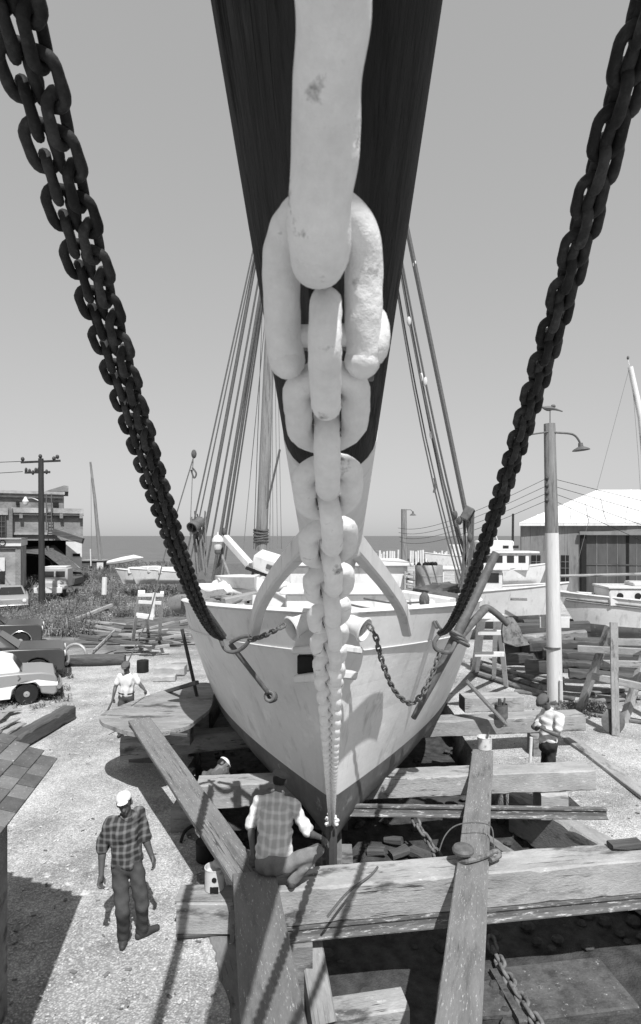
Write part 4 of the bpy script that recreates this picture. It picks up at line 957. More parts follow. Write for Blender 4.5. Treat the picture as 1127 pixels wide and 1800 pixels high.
cu = bpy.data.curves.new('sign_text', 'FONT'); cu.body = 'CO'; cu.size = .62; cu.extrude = .01; cu.align_x = 'RIGHT'
to = bpy.data.objects.new('t', cu); dg = bpy.context.evaluated_depsgraph_get(); COL.objects.link(to); dg.update()
tm = bpy.data.meshes.new_from_object(to.evaluated_get(bpy.context.evaluated_depsgraph_get())); bpy.data.objects.remove(to)
tm.materials.clear(); tm.materials.append(MATS['black']); lt = bpy.data.objects.new('lettering', tm); COL.objects.link(lt); lt.parent = sgb
lt.rotation_euler = (math.pi / 2, 0, .42); lt.location = Bp(11, 959, 45.75) - wl(sgb)

# ================================================================ SHED, RIGHT
sh = thing('boat_shed', 'large dark corrugated shed with bright white hip roof at right', 'shed', P(1000, 1040, 45))
def shp(px, py): d = 45 - (px - 915) * .006; return P(px, py, d)
def swall(name, x0, y0, x1, y1, m, off=0.0, par=None, th=.3):
    a = shp(x0, y0); c = shp(x1, y1); X = (Vector((c.x, c.y, 0)) - Vector((a.x, a.y, 0))); L = X.length; X.normalize(); Y = Vector((-X.y, X.x, 0))
    z1 = shp((x0 + x1) / 2, y0).z; z0 = shp((x0 + x1) / 2, y1).z
    return MB().box(Vector(((a.x + c.x) / 2, (a.y + c.y) / 2, (z0 + z1) / 2)) + Y * (th / 2 - off), (L, th, z1 - z0), (X, Y, Vector((0, 0, 1)))).build(name, m, par or sh)
fw = swall('front_wall', 916, 918, 1240, 1075, 'corrugated')
a = shp(916, 918); c = a + Vector((10.5, 26, 0)); MB().add([a, c, Vector((c.x, c.y, -.5)), Vector((a.x, a.y, -.5))], [(0, 1, 2, 3)]).build('end_wall', 'corrugated', sh)
for k in range(46):    # ribs of the cladding
    x = 917 + k * 5
    if x < 1020: swall('cladding_rib', x, 920, x + .9, 1070, 'corrugated', .02, fw, .04)
dr = swall('door_opening', 1030, 941, 1240, 1060, 'corrugated_door', .05); swall('door_header', 1016, 934, 1240, 940, 'corrugated', .5)
swall('door_jamb', 1020, 940, 1029, 1060, 'black', .3)
for x in (1100, 1103): swall('door_stile', x, 941, x + 2.4, 1060, 'black', .10, dr)
swall('door_rail', 1030, 992, 1240, 994, 'timber_dark', .1, dr)
for x in (1048, 1066, 1084, 1118): swall('door_board', x, 941, x + 1, 1060, 'corrugated', .09, dr)
for x0, x1 in ((934, 950), (986, 1000)):
    wn = swall('window', x0, 976, x1, 1022, 'black', .05)
    for y in (987, 998, 1010): swall('mullion', x0, y, x1, y + 1, 'corrugated', .1, wn)
    swall('mullion', (x0 + x1) / 2, 976, (x0 + x1) / 2 + 1, 1022, 'corrugated', .1, wn)
rz = 9.2; rg0 = P(1050, 861, 55); rg1 = rg0 + Vector((30, -.5, 0)); e0 = shp(913, 919.5); e1 = shp(1240, 912); e1.z = e0.z
e0 += Vector((-.2, -.5, 0)); e1 += Vector((6, -.5, 0)); bk0 = e0 + Vector((10.0, 25, 0)); bk1 = e1 + Vector((3, 25, 0))
b = MB(); b.add([e0, e1, rg1, rg0], [(0, 1, 2, 3)]); b.add([e0, rg0, bk0], [(0, 1, 2)]); b.add([bk0, rg0, rg1, bk1], [(0, 1, 2, 3)]); b.build('roof', 'roof_white', sh, smooth=False)
MB().bar(e0 + Vector((0, 0, -.12)), e1 + Vector((0, 0, -.12)), .12, .2).build('eave_board', 'white_paint', sh)
# roof sheet seams
for k in range(14):
    t = (k + 1) / 15; a = e0.lerp(e1, t); c = rg0.lerp(rg1, max(0, (t - .33) / .67)) if t > .33 else e0.lerp(rg0, t / .33)
    MB().bar(a + Vector((0, 0, .03)), c + Vector((0, 0, .03)), .05, .05).build('roof_seam', 'roof_white', sh)

# ================================================================ BOATS
def hull_mesh(L, B, D, sheer_f=.35, p=1.7, flare=.75, n=22, m=9, wl_=.45, rake=.6, transom=.75):
    """local: x forward (bow at +L/2), z=0 keel; returns (top MB, bottom MB, sheer pts)"""
    def sec(t):
        hw = B / 2 * (1 - (1 - min(t / .6, 1)) ** p) * (1 if t < .6 else 1 - (1 - transom) * ((t - .6) / .4) ** 2)
        top = D + sheer_f * ((1 - t) ** 2) ; return max(hw, .01), top
    T, Bo, sl_, sr_ = [], [], [], []
    for i in range(n + 1):
        t = i / n; hw, top = sec(t); x0 = L / 2 - L * t
        def pt(q, sgn):
            z = top * q; w_ = hw * (min(1, q / .28) ** .8 * (flare + (1 - flare) * q)); xx = x0 + rake * (q - .6) * max(0, 1 - t * 3); return Vector((xx, sgn * w_, z))
        qs = np.linspace(wl_, 1, 6); T.append([pt(q, -1) for q in qs[::-1]] + [pt(q, 1) for q in qs]); sl_.append(pt(1, -1)); sr_.append(pt(1, 1))
        qs = np.linspace(0.0, wl_, 6); Bo.append([pt(q, -1) for q in qs[::-1]] + [pt(q, 1) for q in qs[1:]])
    return T, Bo, sl_, sr_
def boat(name, label, loc, heading, L, B, D, top_m, bot_m, **k):
    t = thing(name, label, 'boat', loc, rz=heading); T, Bo, a, c = hull_mesh(L, B, D, **k)
    b = MB()
    n2 = len(T[0]) // 2
    b.loft([r[:n2] for r in T], closed=False); b.loft([r[n2:] for r in T], closed=False); b.add(T[-1] , [tuple(range(len(T[-1])))]); hl = b.build('hull', top_m, t, local=True, ang=50)
    b = MB(); b.loft(Bo, closed=False); b.add(Bo[-1], [tuple(range(len(Bo[-1])))]); b.build('bottom', bot_m, hl, local=True, ang=50)
    b = MB(); b.loft([[p + Vector((0, .03, -.06)), q + Vector((0, -.03, -.06))] for p, q in zip(a, c)], closed=False, cap=False); b.build('deck', 'white_paint', t, local=True)
    for pts in (a, c): MB().tube(pts, .045, 6).build('gunwale', top_m, t, local=True)
    return t
# white workboat behind the lamp pole
w1 = boat('work_boat', 'white open workboat with small wheelhouse propped up behind the lamp pole', P(815, 1104, 27), math.radians(-12), 8.6, 2.9, 1.62, 'white_paint', 'bottom_paint', sheer_f=.55, wl_=.36, flare=.62)
def lbox(par, name, c, s, m, bev=.02): return MB().box(c, s, bev=bev).build(name, m, par, local=True)
wh = lbox(w1, 'wheelhouse', (.9, 0, 2.2), (1.5, 1.7, 1.0), 'white_paint'); lbox(w1, 'roof', (.4, 0, 2.76), (3.1, 2.0, .09), 'white_paint')
for y in (-.86, .86):
    for x in (.55, 1.25): lbox(wh, 'window', (x, y, 2.38), (.5, .03, .42), 'glass_dark')
for y in (-.42, .42): lbox(wh, 'windscreen', (1.66, y, 2.38), (.03, .7, .42), 'glass_dark')
lbox(w1, 'name_board', (2.3, -1.18, 1.50), (.7, .02, .12), 'timber_grey')
for x in (-.9, -1.05): lbox(w1, 'roof_post', (x, -.9, 2.2), (.06, .06, 1.1), 'white_paint')
# weathered sloop, right edge
w2 = boat('sloop', 'weathered white sloop hull with portholes in its cabin at the right edge', P(1118, 1132, 21), math.radians(176), 4.7, 2.1, 1.55, 'white_paint', 'bottom_paint', sheer_f=.32, wl_=.42, flare=.7, rake=1.1)
cbn = lbox(w2, 'cabin', (-.1, 0, 1.72), (2.6, 1.45, .62), 'white_paint', .04); lbox(w2, 'cabin_top', (-.1, 0, 2.06), (2.7, 1.55, .07), 'white_paint'); lbox(w2, 'hatch', (-.3, 0, 2.16), (1.1, .8, .16), 'white_paint', .05)
for x in (.85, .25, -.45):
    for y in (-.735, .735): MB().lathe([(.11, -.01), (.11, .015), (.085, .02)], 14, (x, y, 1.78), Vector((0, 1 if y > 0 else -1, 0))).build('porthole', 'black', cbn, local=True)
MB().tube([(2.8, 0.15, 2.42), (0, .1, 2.50), (-3.4, 0, 2.7)], .05, 8).build('boom', 'timber_pale', w2, local=True); lbox(w2, 'boom_crutch', (-.5, 0, 2.35), (.08, .14, .5), 'white_paint')
_, _, ra, rc = hull_mesh(4.7, 2.1, 1.55, sheer_f=.32, wl_=.42, flare=.7, rake=1.1)
for pts_ in (ra, rc):
    for dz in (.2, .27): MB().tube([p + Vector((-.05, p.y * .0, -dz)) for p in pts_[1:]], .03, 6).build('rub_rail', 'timber_grey', w2, local=True)
lbox(w2, 'keel', (-.3, 0, -.18), (3.6, .16, .5), 'bottom_paint')
for x in (1.5, -1.5): lbox(w2, 'prop', (x, -.3, -.25), (.2, .9, .5), 'timber_dark')
# leaning white mast with stay
mt = thing('leaning_mast', 'white mast leaning in at the upper right edge', 'mast', P(1160, 1100, 23)); MB().tube([P(1160, 1090, 23), P(1127, 735, 23), P(1108, 645, 23)], [.14, .12, .10], 10).build('spar', 'white_paint', mt)
MB().ball(P(1104, 629, 23), (.05, .05, .08), 8, 6).build('truck', 'iron', mt); MB().tube([P(1106, 642, 23), P(1104, 632, 23)], .02, 5).build('spike', 'white_paint', mt)
MB().tube([P(1105, 652, 23), P(1052, 850, 23), P(1010, 1010, 23)], .008, 4).build('stay', 'rope', mt); MB().tube([P(1110, 652, 23), P(1122, 800, 23), P(1134, 1000, 23)], .008, 4).build('stay', 'rope', mt)
# far cabin cruiser and masted houseboat
w3 = boat('cabin_cruiser', 'distant white cabin cruiser left of the shed', P(880, 1030, 42), math.radians(0), 6.2, 2.4, 1.2, 'white_paint', 'white_paint', sheer_f=.4)
ch_ = lbox(w3, 'cabin', (0, 0, 1.75), (3.4, 2.0, 1.2), 'white_paint', .05); lbox(w3, 'cabin_roof', (.2, 0, 2.42), (4.4, 2.3, .14), 'white_paint', .04); fb = lbox(w3, 'flybridge', (-.5, 0, 2.85), (2.4, 1.8, .8), 'white_paint', .1)
for x in (-1.2, -.4, .4, 1.2): lbox(ch_, 'window', (x, -1.01, 1.95), (.5, .03, .5), 'glass_dark')
for x in (.1, .8): lbox(fb, 'window', (x, -.91, 2.8), (.4, .03, .2), 'glass_dark')
MB().tube([(-.2, 0, 3.2), (-.5, 0, 4.1)], .04, 5).build('mast', 'white_paint', w3, local=True)
w4 = boat('moored_boat', 'small white boat seen behind the right shrouds', P(800, 1004, 52), math.radians(185), 5, 2, 1.3, 'white_paint', 'white_paint'); lbox(w4, 'cabin', (-.4, 0, 1.8), (1.8, 1.4, 1.1), 'white_paint', .05)
w5 = thing('houseboat', 'dark low cabin by the shore with a tall bare mast', 'boat', P(168, 1002, 78))
MB().box(P(168, 993, 80), (2.9, 2.5, 1.3), bev=.03).build('cabin', 'timber_dark', w5); MB().box(P(168, 984.5, 80), (3.3, 2.9, .15)).build('roof', 'galvanized', w5); MB().box(P(176, 995, 78.7), (.85, .06, .95)).build('door', 'white_paint', w5)
MB().tube([P(176, 985, 79), P(167, 880, 79), P(159, 812, 79)], [.28, .22, .14], 8).build('mast', 'pole_wood', w5); MB().tube([P(160, 820, 79), P(161, 985, 79)], .03, 4).build('stay', 'rope', w5); MB().tube([P(160, 822, 79), P(182, 985, 79)], .02, 4).build('stay', 'rope', w5)
MB().tube([P(159, 965, 78), P(160, 995, 78)], .08, 5).build('post', 'white_paint', w5)
tag(MB().tube([P(185, 990, 80), P(215, 985, 80), P(236, 981, 80), P(252, 980, 80)], [.25, .45, .45, .05], 8).build('overturned_skiff', 'white_paint', loc=P(200, 990, 80)), 'slim white hull lying on the shore beside the cabin', 'boat')
# pale hulls ashore
for k, (px, py, L, hd) in enumerate(((248, 1026, 3.4, .1), (270, 1024, 3.8, .9), (300, 1026, 3.6, .2))):
    bb_ = boat('beached_skiff', ['leftmost', 'middle', 'rightmost'][k] + ' of three pale skiffs hauled out beyond the junk', P(px, py, 46), hd + math.pi, L, 1.5, .95, 'white_paint', 'white_paint', sheer_f=.25); bb_['group'] = 'skiffs beyond the junk'
    lbox(bb_, 'cuddy', (.2, 0, 1.05), (1.4, 1.1, .5), 'white_paint', .05)
# pier pilings
for k in range(30):
    px = 662 + k * 4.6 + random.uniform(-1, 1)
    if 700 < px < 720: continue
    o = MB().tube([P(px, 1000, 95), P(px + random.uniform(-1, 1), 966 + random.uniform(0, 8), 95)], .16, 6).build('pier_piling', 'white_paint', loc=P(px, 1000, 95)); tag(o, 'white pier piling in the row standing in the water behind the drums', 'piling', 'pilings of the far pier')
pr_ = thing('pier_deck', 'dark pier deck low on the water behind the drums', 'pier', P(730, 1000, 97)); MB().box(P(730, 985, 98), (16, 3, .5)).build('deck', 'timber_dark', pr_)
for q in (655, 680): MB().tube([P(q, 1000, 95), P(q, 968, 95)], .12, 6).build('post', 'timber_dark', pr_)
MB().tube([P(648, 962, 95), P(684, 978, 95)], .1, 5).build('brace', 'timber_grey', pr_)
# ================================================================ CARS
def arch(cx, r, n=9, z0=.0): return [(cx + r * math.cos(a), z0 + r * math.sin(a)) for a in np.linspace(math.pi, 0, n)]
def car(name, label, loc, rz, spec):
    t = thing(name, label, 'car', loc, rz=rz, group='parked cars'); W = spec['w']; z0 = spec['z0']; wr = spec['wr']
    x0, x1 = spec['x']; rw, fw_ = sorted(spec['wheels'])
    low = [(x0, z0 + .08), (x0 + .08, z0)] + arch(rw, wr + .06, 9, wr * .95) + arch(fw_, wr + .06, 9, wr * .95) + [(x1 - .08, z0), (x1, z0 + .08)]
    prof = low + spec['top'][::-1]
    def solid(poly, half, nm, m, par, inset_above=None, bev=.05):
        b = MB(); n = len(poly); 
        def y(z, s): return s * (half - (max(0, z - inset_above) * .45 if inset_above is not None else 0))
        vs = [(x, y(z, -1), z) for x, z in poly] + [(x, y(z, 1), z) for x, z in poly]
        b.add(vs, [tuple(range(n)), tuple(range(n, 2 * n))[::-1]] + [(i, i + n, (i + 1) % n + n, (i + 1) % n) for i in range(n)])
        o = b.build(nm, m, par, local=True, ang=35)
        mo = o.modifiers.new('b', 'BEVEL'); mo.width = bev; mo.segments = 3; mo.limit_method = 'ANGLE'; mo.angle_limit = math.radians(50); return o
    bo = solid(prof, W / 2, 'body', spec['m'], t, bev=.045)
    if 'band' in spec: solid(spec['band'], W / 2 + .012, 'side_panel', spec['band_m'], bo, bev=.012)
    gh_ = solid(spec['green'], W / 2 - .08, 'roof', spec['roof_m'], t, inset_above=spec['belt'], bev=.13)
    for poly in spec['win']:
        for s in (-1, 1):
            b = MB(); b.add([(x, s * (W / 2 - .08 - max(0, z - spec['belt']) * .45 + .008), z) for x, z in poly], [tuple(range(len(poly)))]); b.build('side_window', 'glass_dark', gh_, local=True)
    for (xa, za), (xb, zb), nm in spec['screens']:
        hw = W / 2 - .2; d = Vector((zb - za, 0, -(xb - xa))).normalized() * (.012 if nm == 'windscreen' else -.012)
        if nm == 'windscreen': d = -d if d.x < 0 else d
        else: d = d if d.x < 0 else -d
        ha = hw - max(0, za - spec['belt']) * .4; hb = hw - max(0, zb - spec['belt']) * .4
        b = MB(); b.add([Vector((xa, -ha, za)) + d, Vector((xa, ha, za)) + d, Vector((xb, hb, zb)) + d, Vector((xb, -hb, zb)) + d], [(0, 1, 2, 3)]); b.build(nm, 'glass_dark', gh_, local=True)
    for x in (fw_, rw):
        for s in (-1, 1):
            c = Vector((x, s * (W / 2 - .12), wr)); wv = MB().lathe([(wr * .62, -.09), (wr * .92, -.10), (wr, -.06), (wr, .06), (wr * .92, .10), (wr * .62, .09)], 22, c, Vector((0, s, 0))).build('wheel', 'rubber', t, local=True)
            MB().lathe([(wr * .6, .085), (wr * .55, .07), (wr * .3, .075), (wr * .25, .11), (.01, .12)], 16, c, Vector((0, s, 0)), cap=False).build('hubcap', spec.get('hub', 'galvanized'), wv, local=True)
    for x, z in spec['bump']: MB().tube([(x, -W / 2 + .02, z), (x + (.05 if x > 0 else -.05), -W / 4, z), (x + (.05 if x > 0 else -.05), W / 4, z), (x, W / 2 - .02, z)], .06, 8).build('bumper', 'chrome', t, local=True)
    for x, z, nm, m, r in spec['lamps']:
        for s in (-1, 1): MB().lathe([(r * 1.1, -.03), (r, .03), (r * .5, .05)], 12, (x, s * (W / 2 - .22), z), Vector((1 if x > 0 else -1, 0, 0))).build(nm, m, bo, local=True)
    if spec.get('trim'):
        for x in (fw_, rw):
            for s in (-1, 1): MB().tube([(px, s * (W / 2 + .005), pz) for px, pz in arch(x, wr + .075, 12, wr * .95)], .018, 6).build('arch_trim', 'chrome', bo, local=True)
    return t
def seat(px, py, lx, ly, deg):      # put a car's wheel (local lx, ly) on the ground at a place
    g_ = G(px, py, 0); a = math.radians(deg); return g_ - Vector((lx * math.cos(a) - ly * math.sin(a), lx * math.sin(a) + ly * math.cos(a), 0))
# little two-tone coupe: rear to the right of the picture (local +x is the tail here)
cA = car('two_tone_coupe', 'small pale two-tone coupe with white roof at the left edge', seat(47, 1238, 1.08, -.66, 27), math.radians(27), dict(
    w=1.56, z0=.2, wr=.30, x=(-1.85, 1.85), wheels=(-1.02, 1.08), m='car_grey', roof_m='car_white', belt=.86, hub='galvanized',
    top=[(-1.85, .62), (-1.7, .80), (-.9, .88), (.9, .90), (1.45, .88), (1.78, .80), (1.85, .66)],
    band=[(-1.84, .30), (-1.4, .27), (-1.36, .52), (-1.02, .66), (-.66, .50), (-.62, .23), (.70, .23), (.74, .50), (1.08, .66), (1.42, .55), (1.46, .36), (1.84, .42), (1.86, .56), (1.2, .60), (.2, .48), (-.9, .40), (-1.84, .52)][:0] or [(-.60, .22), (.68, .22), (.72, .46), (.86, .60), (1.30, .62), (1.40, .50), (1.86, .46), (1.87, .56), (1.35, .68), (.3, .52), (-.60, .44)], band_m='car_white',
    green=[(-.72, .84), (-.38, 1.26), (-.2, 1.34), (.45, 1.35), (.72, 1.26), (.98, .86)],
    win=[[(-.52, .90), (-.28, 1.22), (.30, 1.24), (.42, .90)]], screens=[((-.70, .88), (-.40, 1.24), 'rear_window'), ((.97, .88), (.74, 1.24), 'windscreen')],
    bump=[(-1.9, .42), (1.9, .42)], lamps=[(1.84, .70, 'tail_light', 'rubber', .08), (-1.84, .66, 'headlight', 'white_paint', .09)]))
MB().tube([(.86, -.79, .86), (.92, -.80, .78), (.86, -.81, .74)], .015, 6).build('door_handle', 'chrome', cA, local=True)
# dark wagon, bonnet to the right
def dark_car(label, loc, rz, trim): 
    return car('dark_sedan', label, loc, rz, dict(w=1.8, z0=.28, wr=.36, x=(-2.4, 2.3), wheels=(1.5, -1.45), m='car_dark', roof_m='car_dark', belt=1.05,
    top=[(-2.4, .80), (-2.3, 1.0), (-1.2, 1.06), (.75, 1.08), (2.15, 1.03), (2.3, .92)], green=[(-1.6, 1.02), (-1.1, 1.56), (-.6, 1.62), (.1, 1.60), (.35, 1.54), (.95, 1.04)],
    win=[[(-1.25, 1.10), (-.98, 1.48), (-.42, 1.5), (-.42, 1.10)], [(-.34, 1.10), (-.34, 1.5), (.1, 1.48), (.5, 1.10)]], screens=[((-1.58, 1.06), (-1.12, 1.54), 'rear_window'), ((.94, 1.08), (.38, 1.52), 'windscreen')],
    bump=[(-2.45, .52), (2.36, .50)], lamps=[(2.30, .82, 'headlight', 'white_paint', .10), (-2.4, .8, 'tail_light', 'rubber', .08)], trim=trim))
dark_car('dark sedan with bonnet pointing right, behind the two-tone coupe', seat(66, 1197, 1.5, -.78, 24), math.radians(24), False)
dark_car('dark car with bright wheel-arch trim, furthest of the two dark cars', seat(36, 1142, 1.5, -.78, 24), math.radians(24), True)
cP = car('pale_sedan', 'pale old sedan nose-on among weeds below the brick annex', G(25, 1078, 0) + Vector((-1.0, 1.5, 0)), math.radians(-62), dict(w=1.9, z0=.3, wr=.36, x=(-2.5, 2.4), wheels=(1.5, -1.5), m='car_pale', roof_m='car_pale', belt=1.02,
    top=[(-2.5, .85), (-2.4, 1.0), (-1.2, 1.04), (.75, 1.06), (2.25, 1.0), (2.4, .9)], green=[(-1.6, 1.0), (-1.0, 1.5), (-.5, 1.55), (.1, 1.53), (.3, 1.5), (.95, 1.02)],
    win=[[(-1.2, 1.10), (-.9, 1.42), (-.4, 1.44), (-.4, 1.10)], [(-.3, 1.10), (-.3, 1.44), (.1, 1.42), (.5, 1.10)]], screens=[((-1.58, 1.04), (-1.05, 1.48), 'rear_window'), ((.94, 1.06), (.33, 1.48), 'windscreen')],
    bump=[(-2.55, .52), (2.46, .55)], lamps=[(2.40, .80, 'headlight', 'white_paint', .11), (-2.5, .8, 'tail_light', 'rubber', .08)]))
# old truck facing the camera, half hidden by the dark pole
tk_ = thing('old_truck', 'old pale truck facing the camera behind the dark utility pole', 'truck', P(98, 1048, 43), rz=math.radians(8))
def tb(nm, c, s, m, bev=.06, par=None): return MB().box(c, s, bev=bev).build(nm, m, par or tk_, local=True)
cabb = tb('cab', (0, .6, 1.35), (1.7, 1.5, 1.5), 'truck_grey', .12); tb('bonnet', (0, -.6, .85), (1.25, 1.3, .7), 'truck_grey', .15); tb('bumper', (-.1, -1.35, .55), (1.9, .15, .42), 'white_paint', .04)
tb('windscreen', (-.38, -.16, 1.62), (.62, .03, .42), 'glass_dark', 0, cabb); tb('windscreen', (.38, -.16, 1.62), (.62, .03, .42), 'glass_dark', 0, cabb); tb('roof_rack', (0, .6, 2.14), (1.5, 1.2, .08), 'white_paint', .02)
for s in (-1, 1):
    tb('mudguard', (s * .72, -.7, .72), (.42, 1.0, .35), 'truck_grey', .15); MB().lathe([(.05, -.1), (.36, -.1), (.38, 0), (.36, .1), (.05, .1)], 16, (s * .75, -.75, .36), Vector((1, 0, 0))).build('wheel', 'rubber', tk_, local=True)
    MB().lathe([(.12, 0), (.1, .05)], 10, (s * .62, -1.25, .85), Vector((0, -1, 0))).build('headlight', 'white_paint', tk_, local=True)
tb('bed', (0, 2.6, .95), (1.9, 2.6, .5), 'timber_dark', .03)

# ================================================================ TRESTLES, LUMBER, JUNK
def trestle(label, legs, rungs, d_m='timber_pale', w_=.12, group='trestles', nm='trestle'):
    base = legs[0][1]; t = thing(nm, label, 'trestle', (base.x, base.y, 0), group)
    for a, c in legs: beam_obj('leg', a, c, w_, w_, d_m, t, bev=.01, top=False)
    for a, c in rungs: beam_obj('rung', a, c, w_ * .6, w_, d_m, t, bev=.01, top=False)
    return t
# white step trestle by the right bow
trestle('white painted step trestle standing right of the bow under the anchor', [(P(845, 1080, 14.6), G(832, 1180, .0)), (P(876, 1083, 14.6), G(890, 1208, 0)), (P(850, 1080, 15.4), G(838, 1185, 0)), (P(872, 1083, 15.6), G(868, 1196, 0))],
        [(P(843, 1088, 14.6), P(880, 1088, 14.6)), (P(840, 1112, 14.8), P(882, 1112, 14.8)), (P(834, 1150, 15.2), P(886, 1150, 15.2)), (P(842, 1083, 14.5), P(884, 1084, 14.7))], 'white_paint', .13)
# big trestle, right edge
trestle('tall wooden trestle standing on the shell at the right edge', [(P(1079, 1094, 14.2), G(1082, 1292, 0)), (P(1072, 1100, 14.9), G(1018, 1252, 0)), (P(1200, 1095, 14.5), G(1205, 1300, 0)), (P(1150, 1100, 15.2), G(1096, 1270, 0))],
        [(P(1016, 1140, 15.2), P(1130, 1146, 14.5)), (P(1040, 1188, 14.9), P(1160, 1214, 14.2)), (P(1060, 1166, 15.2), P(1135, 1168, 15.0)), (P(1070, 1128, 14.2), P(1180, 1130, 14.2))], 'timber_pale', .17)
trestle('broken white trestle frame standing in the junk at left', [(P(246, 1040, 22), G(233, 1130, 0)), (P(285, 1042, 22), G(280, 1128, 0)), (P(252, 1040, 23), G(262, 1118, 0)), (P(272, 1042, 22), P(268, 1085, 22))],
        [(P(243, 1046, 22), P(288, 1046, 22)), (P(244, 1058, 22), P(284, 1060, 22)), (P(240, 1080, 22), P(272, 1084, 22)), (P(242, 1083, 21.9), P(270, 1087, 21.9))], 'white_paint', .13)
# lumber stack under the boats on the right
k = 0
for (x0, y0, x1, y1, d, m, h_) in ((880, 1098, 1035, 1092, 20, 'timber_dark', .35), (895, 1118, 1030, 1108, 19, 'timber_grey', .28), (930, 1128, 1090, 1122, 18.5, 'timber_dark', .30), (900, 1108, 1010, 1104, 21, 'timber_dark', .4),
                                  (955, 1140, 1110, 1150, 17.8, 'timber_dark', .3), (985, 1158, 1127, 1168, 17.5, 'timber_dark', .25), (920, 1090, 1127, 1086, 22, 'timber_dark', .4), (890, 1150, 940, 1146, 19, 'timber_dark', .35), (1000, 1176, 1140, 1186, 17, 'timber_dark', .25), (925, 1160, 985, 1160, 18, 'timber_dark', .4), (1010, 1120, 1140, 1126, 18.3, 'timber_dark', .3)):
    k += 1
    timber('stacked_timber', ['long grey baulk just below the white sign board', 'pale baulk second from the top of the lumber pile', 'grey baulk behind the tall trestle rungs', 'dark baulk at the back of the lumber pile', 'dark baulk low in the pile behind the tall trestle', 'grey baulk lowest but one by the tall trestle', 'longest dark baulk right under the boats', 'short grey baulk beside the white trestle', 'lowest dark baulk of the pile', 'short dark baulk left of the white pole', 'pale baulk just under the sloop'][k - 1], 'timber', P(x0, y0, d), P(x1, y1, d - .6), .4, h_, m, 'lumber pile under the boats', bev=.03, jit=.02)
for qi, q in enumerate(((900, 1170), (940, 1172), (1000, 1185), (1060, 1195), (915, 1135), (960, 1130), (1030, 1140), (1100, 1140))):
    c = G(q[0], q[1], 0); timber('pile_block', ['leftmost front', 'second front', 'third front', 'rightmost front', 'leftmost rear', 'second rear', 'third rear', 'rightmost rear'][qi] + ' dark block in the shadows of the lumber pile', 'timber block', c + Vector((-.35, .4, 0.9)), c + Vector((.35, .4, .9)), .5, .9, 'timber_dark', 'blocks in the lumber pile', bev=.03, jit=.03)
o = MB().lathe([(.02, -.02), (.27, -.02), (.30, 0), (.27, .02), (.02, .02)], 20, G(1078, 1268, .28) , Vector((.1, -1, .15))).build('round_lid', 'iron', loc=G(1078, 1268, .28)); tag(o, 'dark round lid standing behind the tall trestle leg', 'lid')
for k, (a, c) in enumerate((((990, 1236), (1127, 1222)), ((905, 1212), (1010, 1226)), ((1010, 1246), (1140, 1268)), ((870, 1190), (960, 1178)), ((1030, 1215), (1127, 1208)))):
    timber('yard_board', ['board by the foot of the lamp pole', 'low board left of the lamp pole', 'thin board in front of the tall trestle', 'board behind the logs', 'board under the tall trestle'][k], 'board', G(a[0], a[1], .1), G(c[0], c[1], .1), .2, .07, 'timber_grey', 'boards on the ground')
# junk left of the ship
jl = ['grey scrap plank', 'pale scrap plank', 'dark scrap timber']
for k in range(34):
    px = random.uniform(225, 335) if k < 24 else random.uniform(130, 200); py = random.uniform(1085, 1140) if k < 24 else random.uniform(1062, 1140); a = random.uniform(-.5, .5); L = random.uniform(.6, 2.2); c = G(px, py, random.uniform(.1, .5)); v = Vector((math.cos(a), math.sin(a), random.uniform(-.25, .25))) * L / 2; q = random.randrange(3)
    timber('scrap_plank', jl[q] + ' in the junk heap beyond the left bow', 'plank', c - v, c + v, random.uniform(.1, .26), random.uniform(.04, .12), ('timber_grey', 'timber_pale', 'timber_dark')[q], 'scrap planks left of the ship', bev=.008)
lad = thing('ladder', 'short ladder lying aslant on the junk at left', 'ladder', G(180, 1132, 0))
for s in (0, 10): beam_obj('stile', P(158 + s * .6, 1148 - s * 1.0 + 4, 22.5), P(196 + s * .6, 1116 - s, 23.5), .06, .08, 'timber_pale', lad)
for k in range(7):
    t = (k + .5) / 7; a = P(158, 1152, 22.5).lerp(P(196, 1116, 23.5), t); c = P(164, 1142, 22.5).lerp(P(202, 1106, 23.5), t); beam_obj('rung', a, c, .04, .04, 'timber_pale', lad)
timber('long_pole', 'long pale pole propped on the weeds left of the trestle', 'pole', P(122, 1090, 29), P(196, 1061, 31), .16, .16, 'timber_pale')
wt = thing('half_buried_wheel', 'old wheel rim half buried in weeds left of the junk', 'wheel', G(132, 1146, 0)); c = G(132, 1152, .1); MB().tube([c + Vector((math.cos(a) * .42, .05 * math.sin(a), math.sin(a) * .42)) for a in np.linspace(-.2, 3.4, 18)], .06, 8).build('rim', 'galvanized', wt)
wb = thing('wash_tub', 'pale broken box lying in the weeds', 'box', G(146, 1100, 0)); MB().box(P(146, 1095, 30.5), (.45, .4, .3), bev=.02).build('shell', 'white_paint', wb)
tr2 = MB(); tr2.lathe([(.02, -1.1), (.17, -1.1), (.2, -1.0), (.22, .2), (.2, 1.0), (.17, 1.1), (.02, 1.1)], 14, G(165, 1160, .2), Vector((1, .12, 0))); tag(tr2.build('old_tank', 'timber_dark', loc=G(165, 1162, 0)), 'long dark log or tank lying at the edge of the weeds', 'log')
tag(MB().tube([P(184, 1015, 34), P(183, 1045, 34)], .14, 8).build('short_post', 'white_paint', loc=G(183, 1085, 0)), 'short white post standing in the weeds', 'post')
MBx = MB().lathe([(.02, 0), (.18, 0), (.2, .02), (.2, .4), (.19, .42)], 14, G(251, 1182, 0)); tag(MBx.build('bucket', 'black', loc=G(251, 1182, 0)), 'dark bucket on the shell behind the man in white', 'bucket')
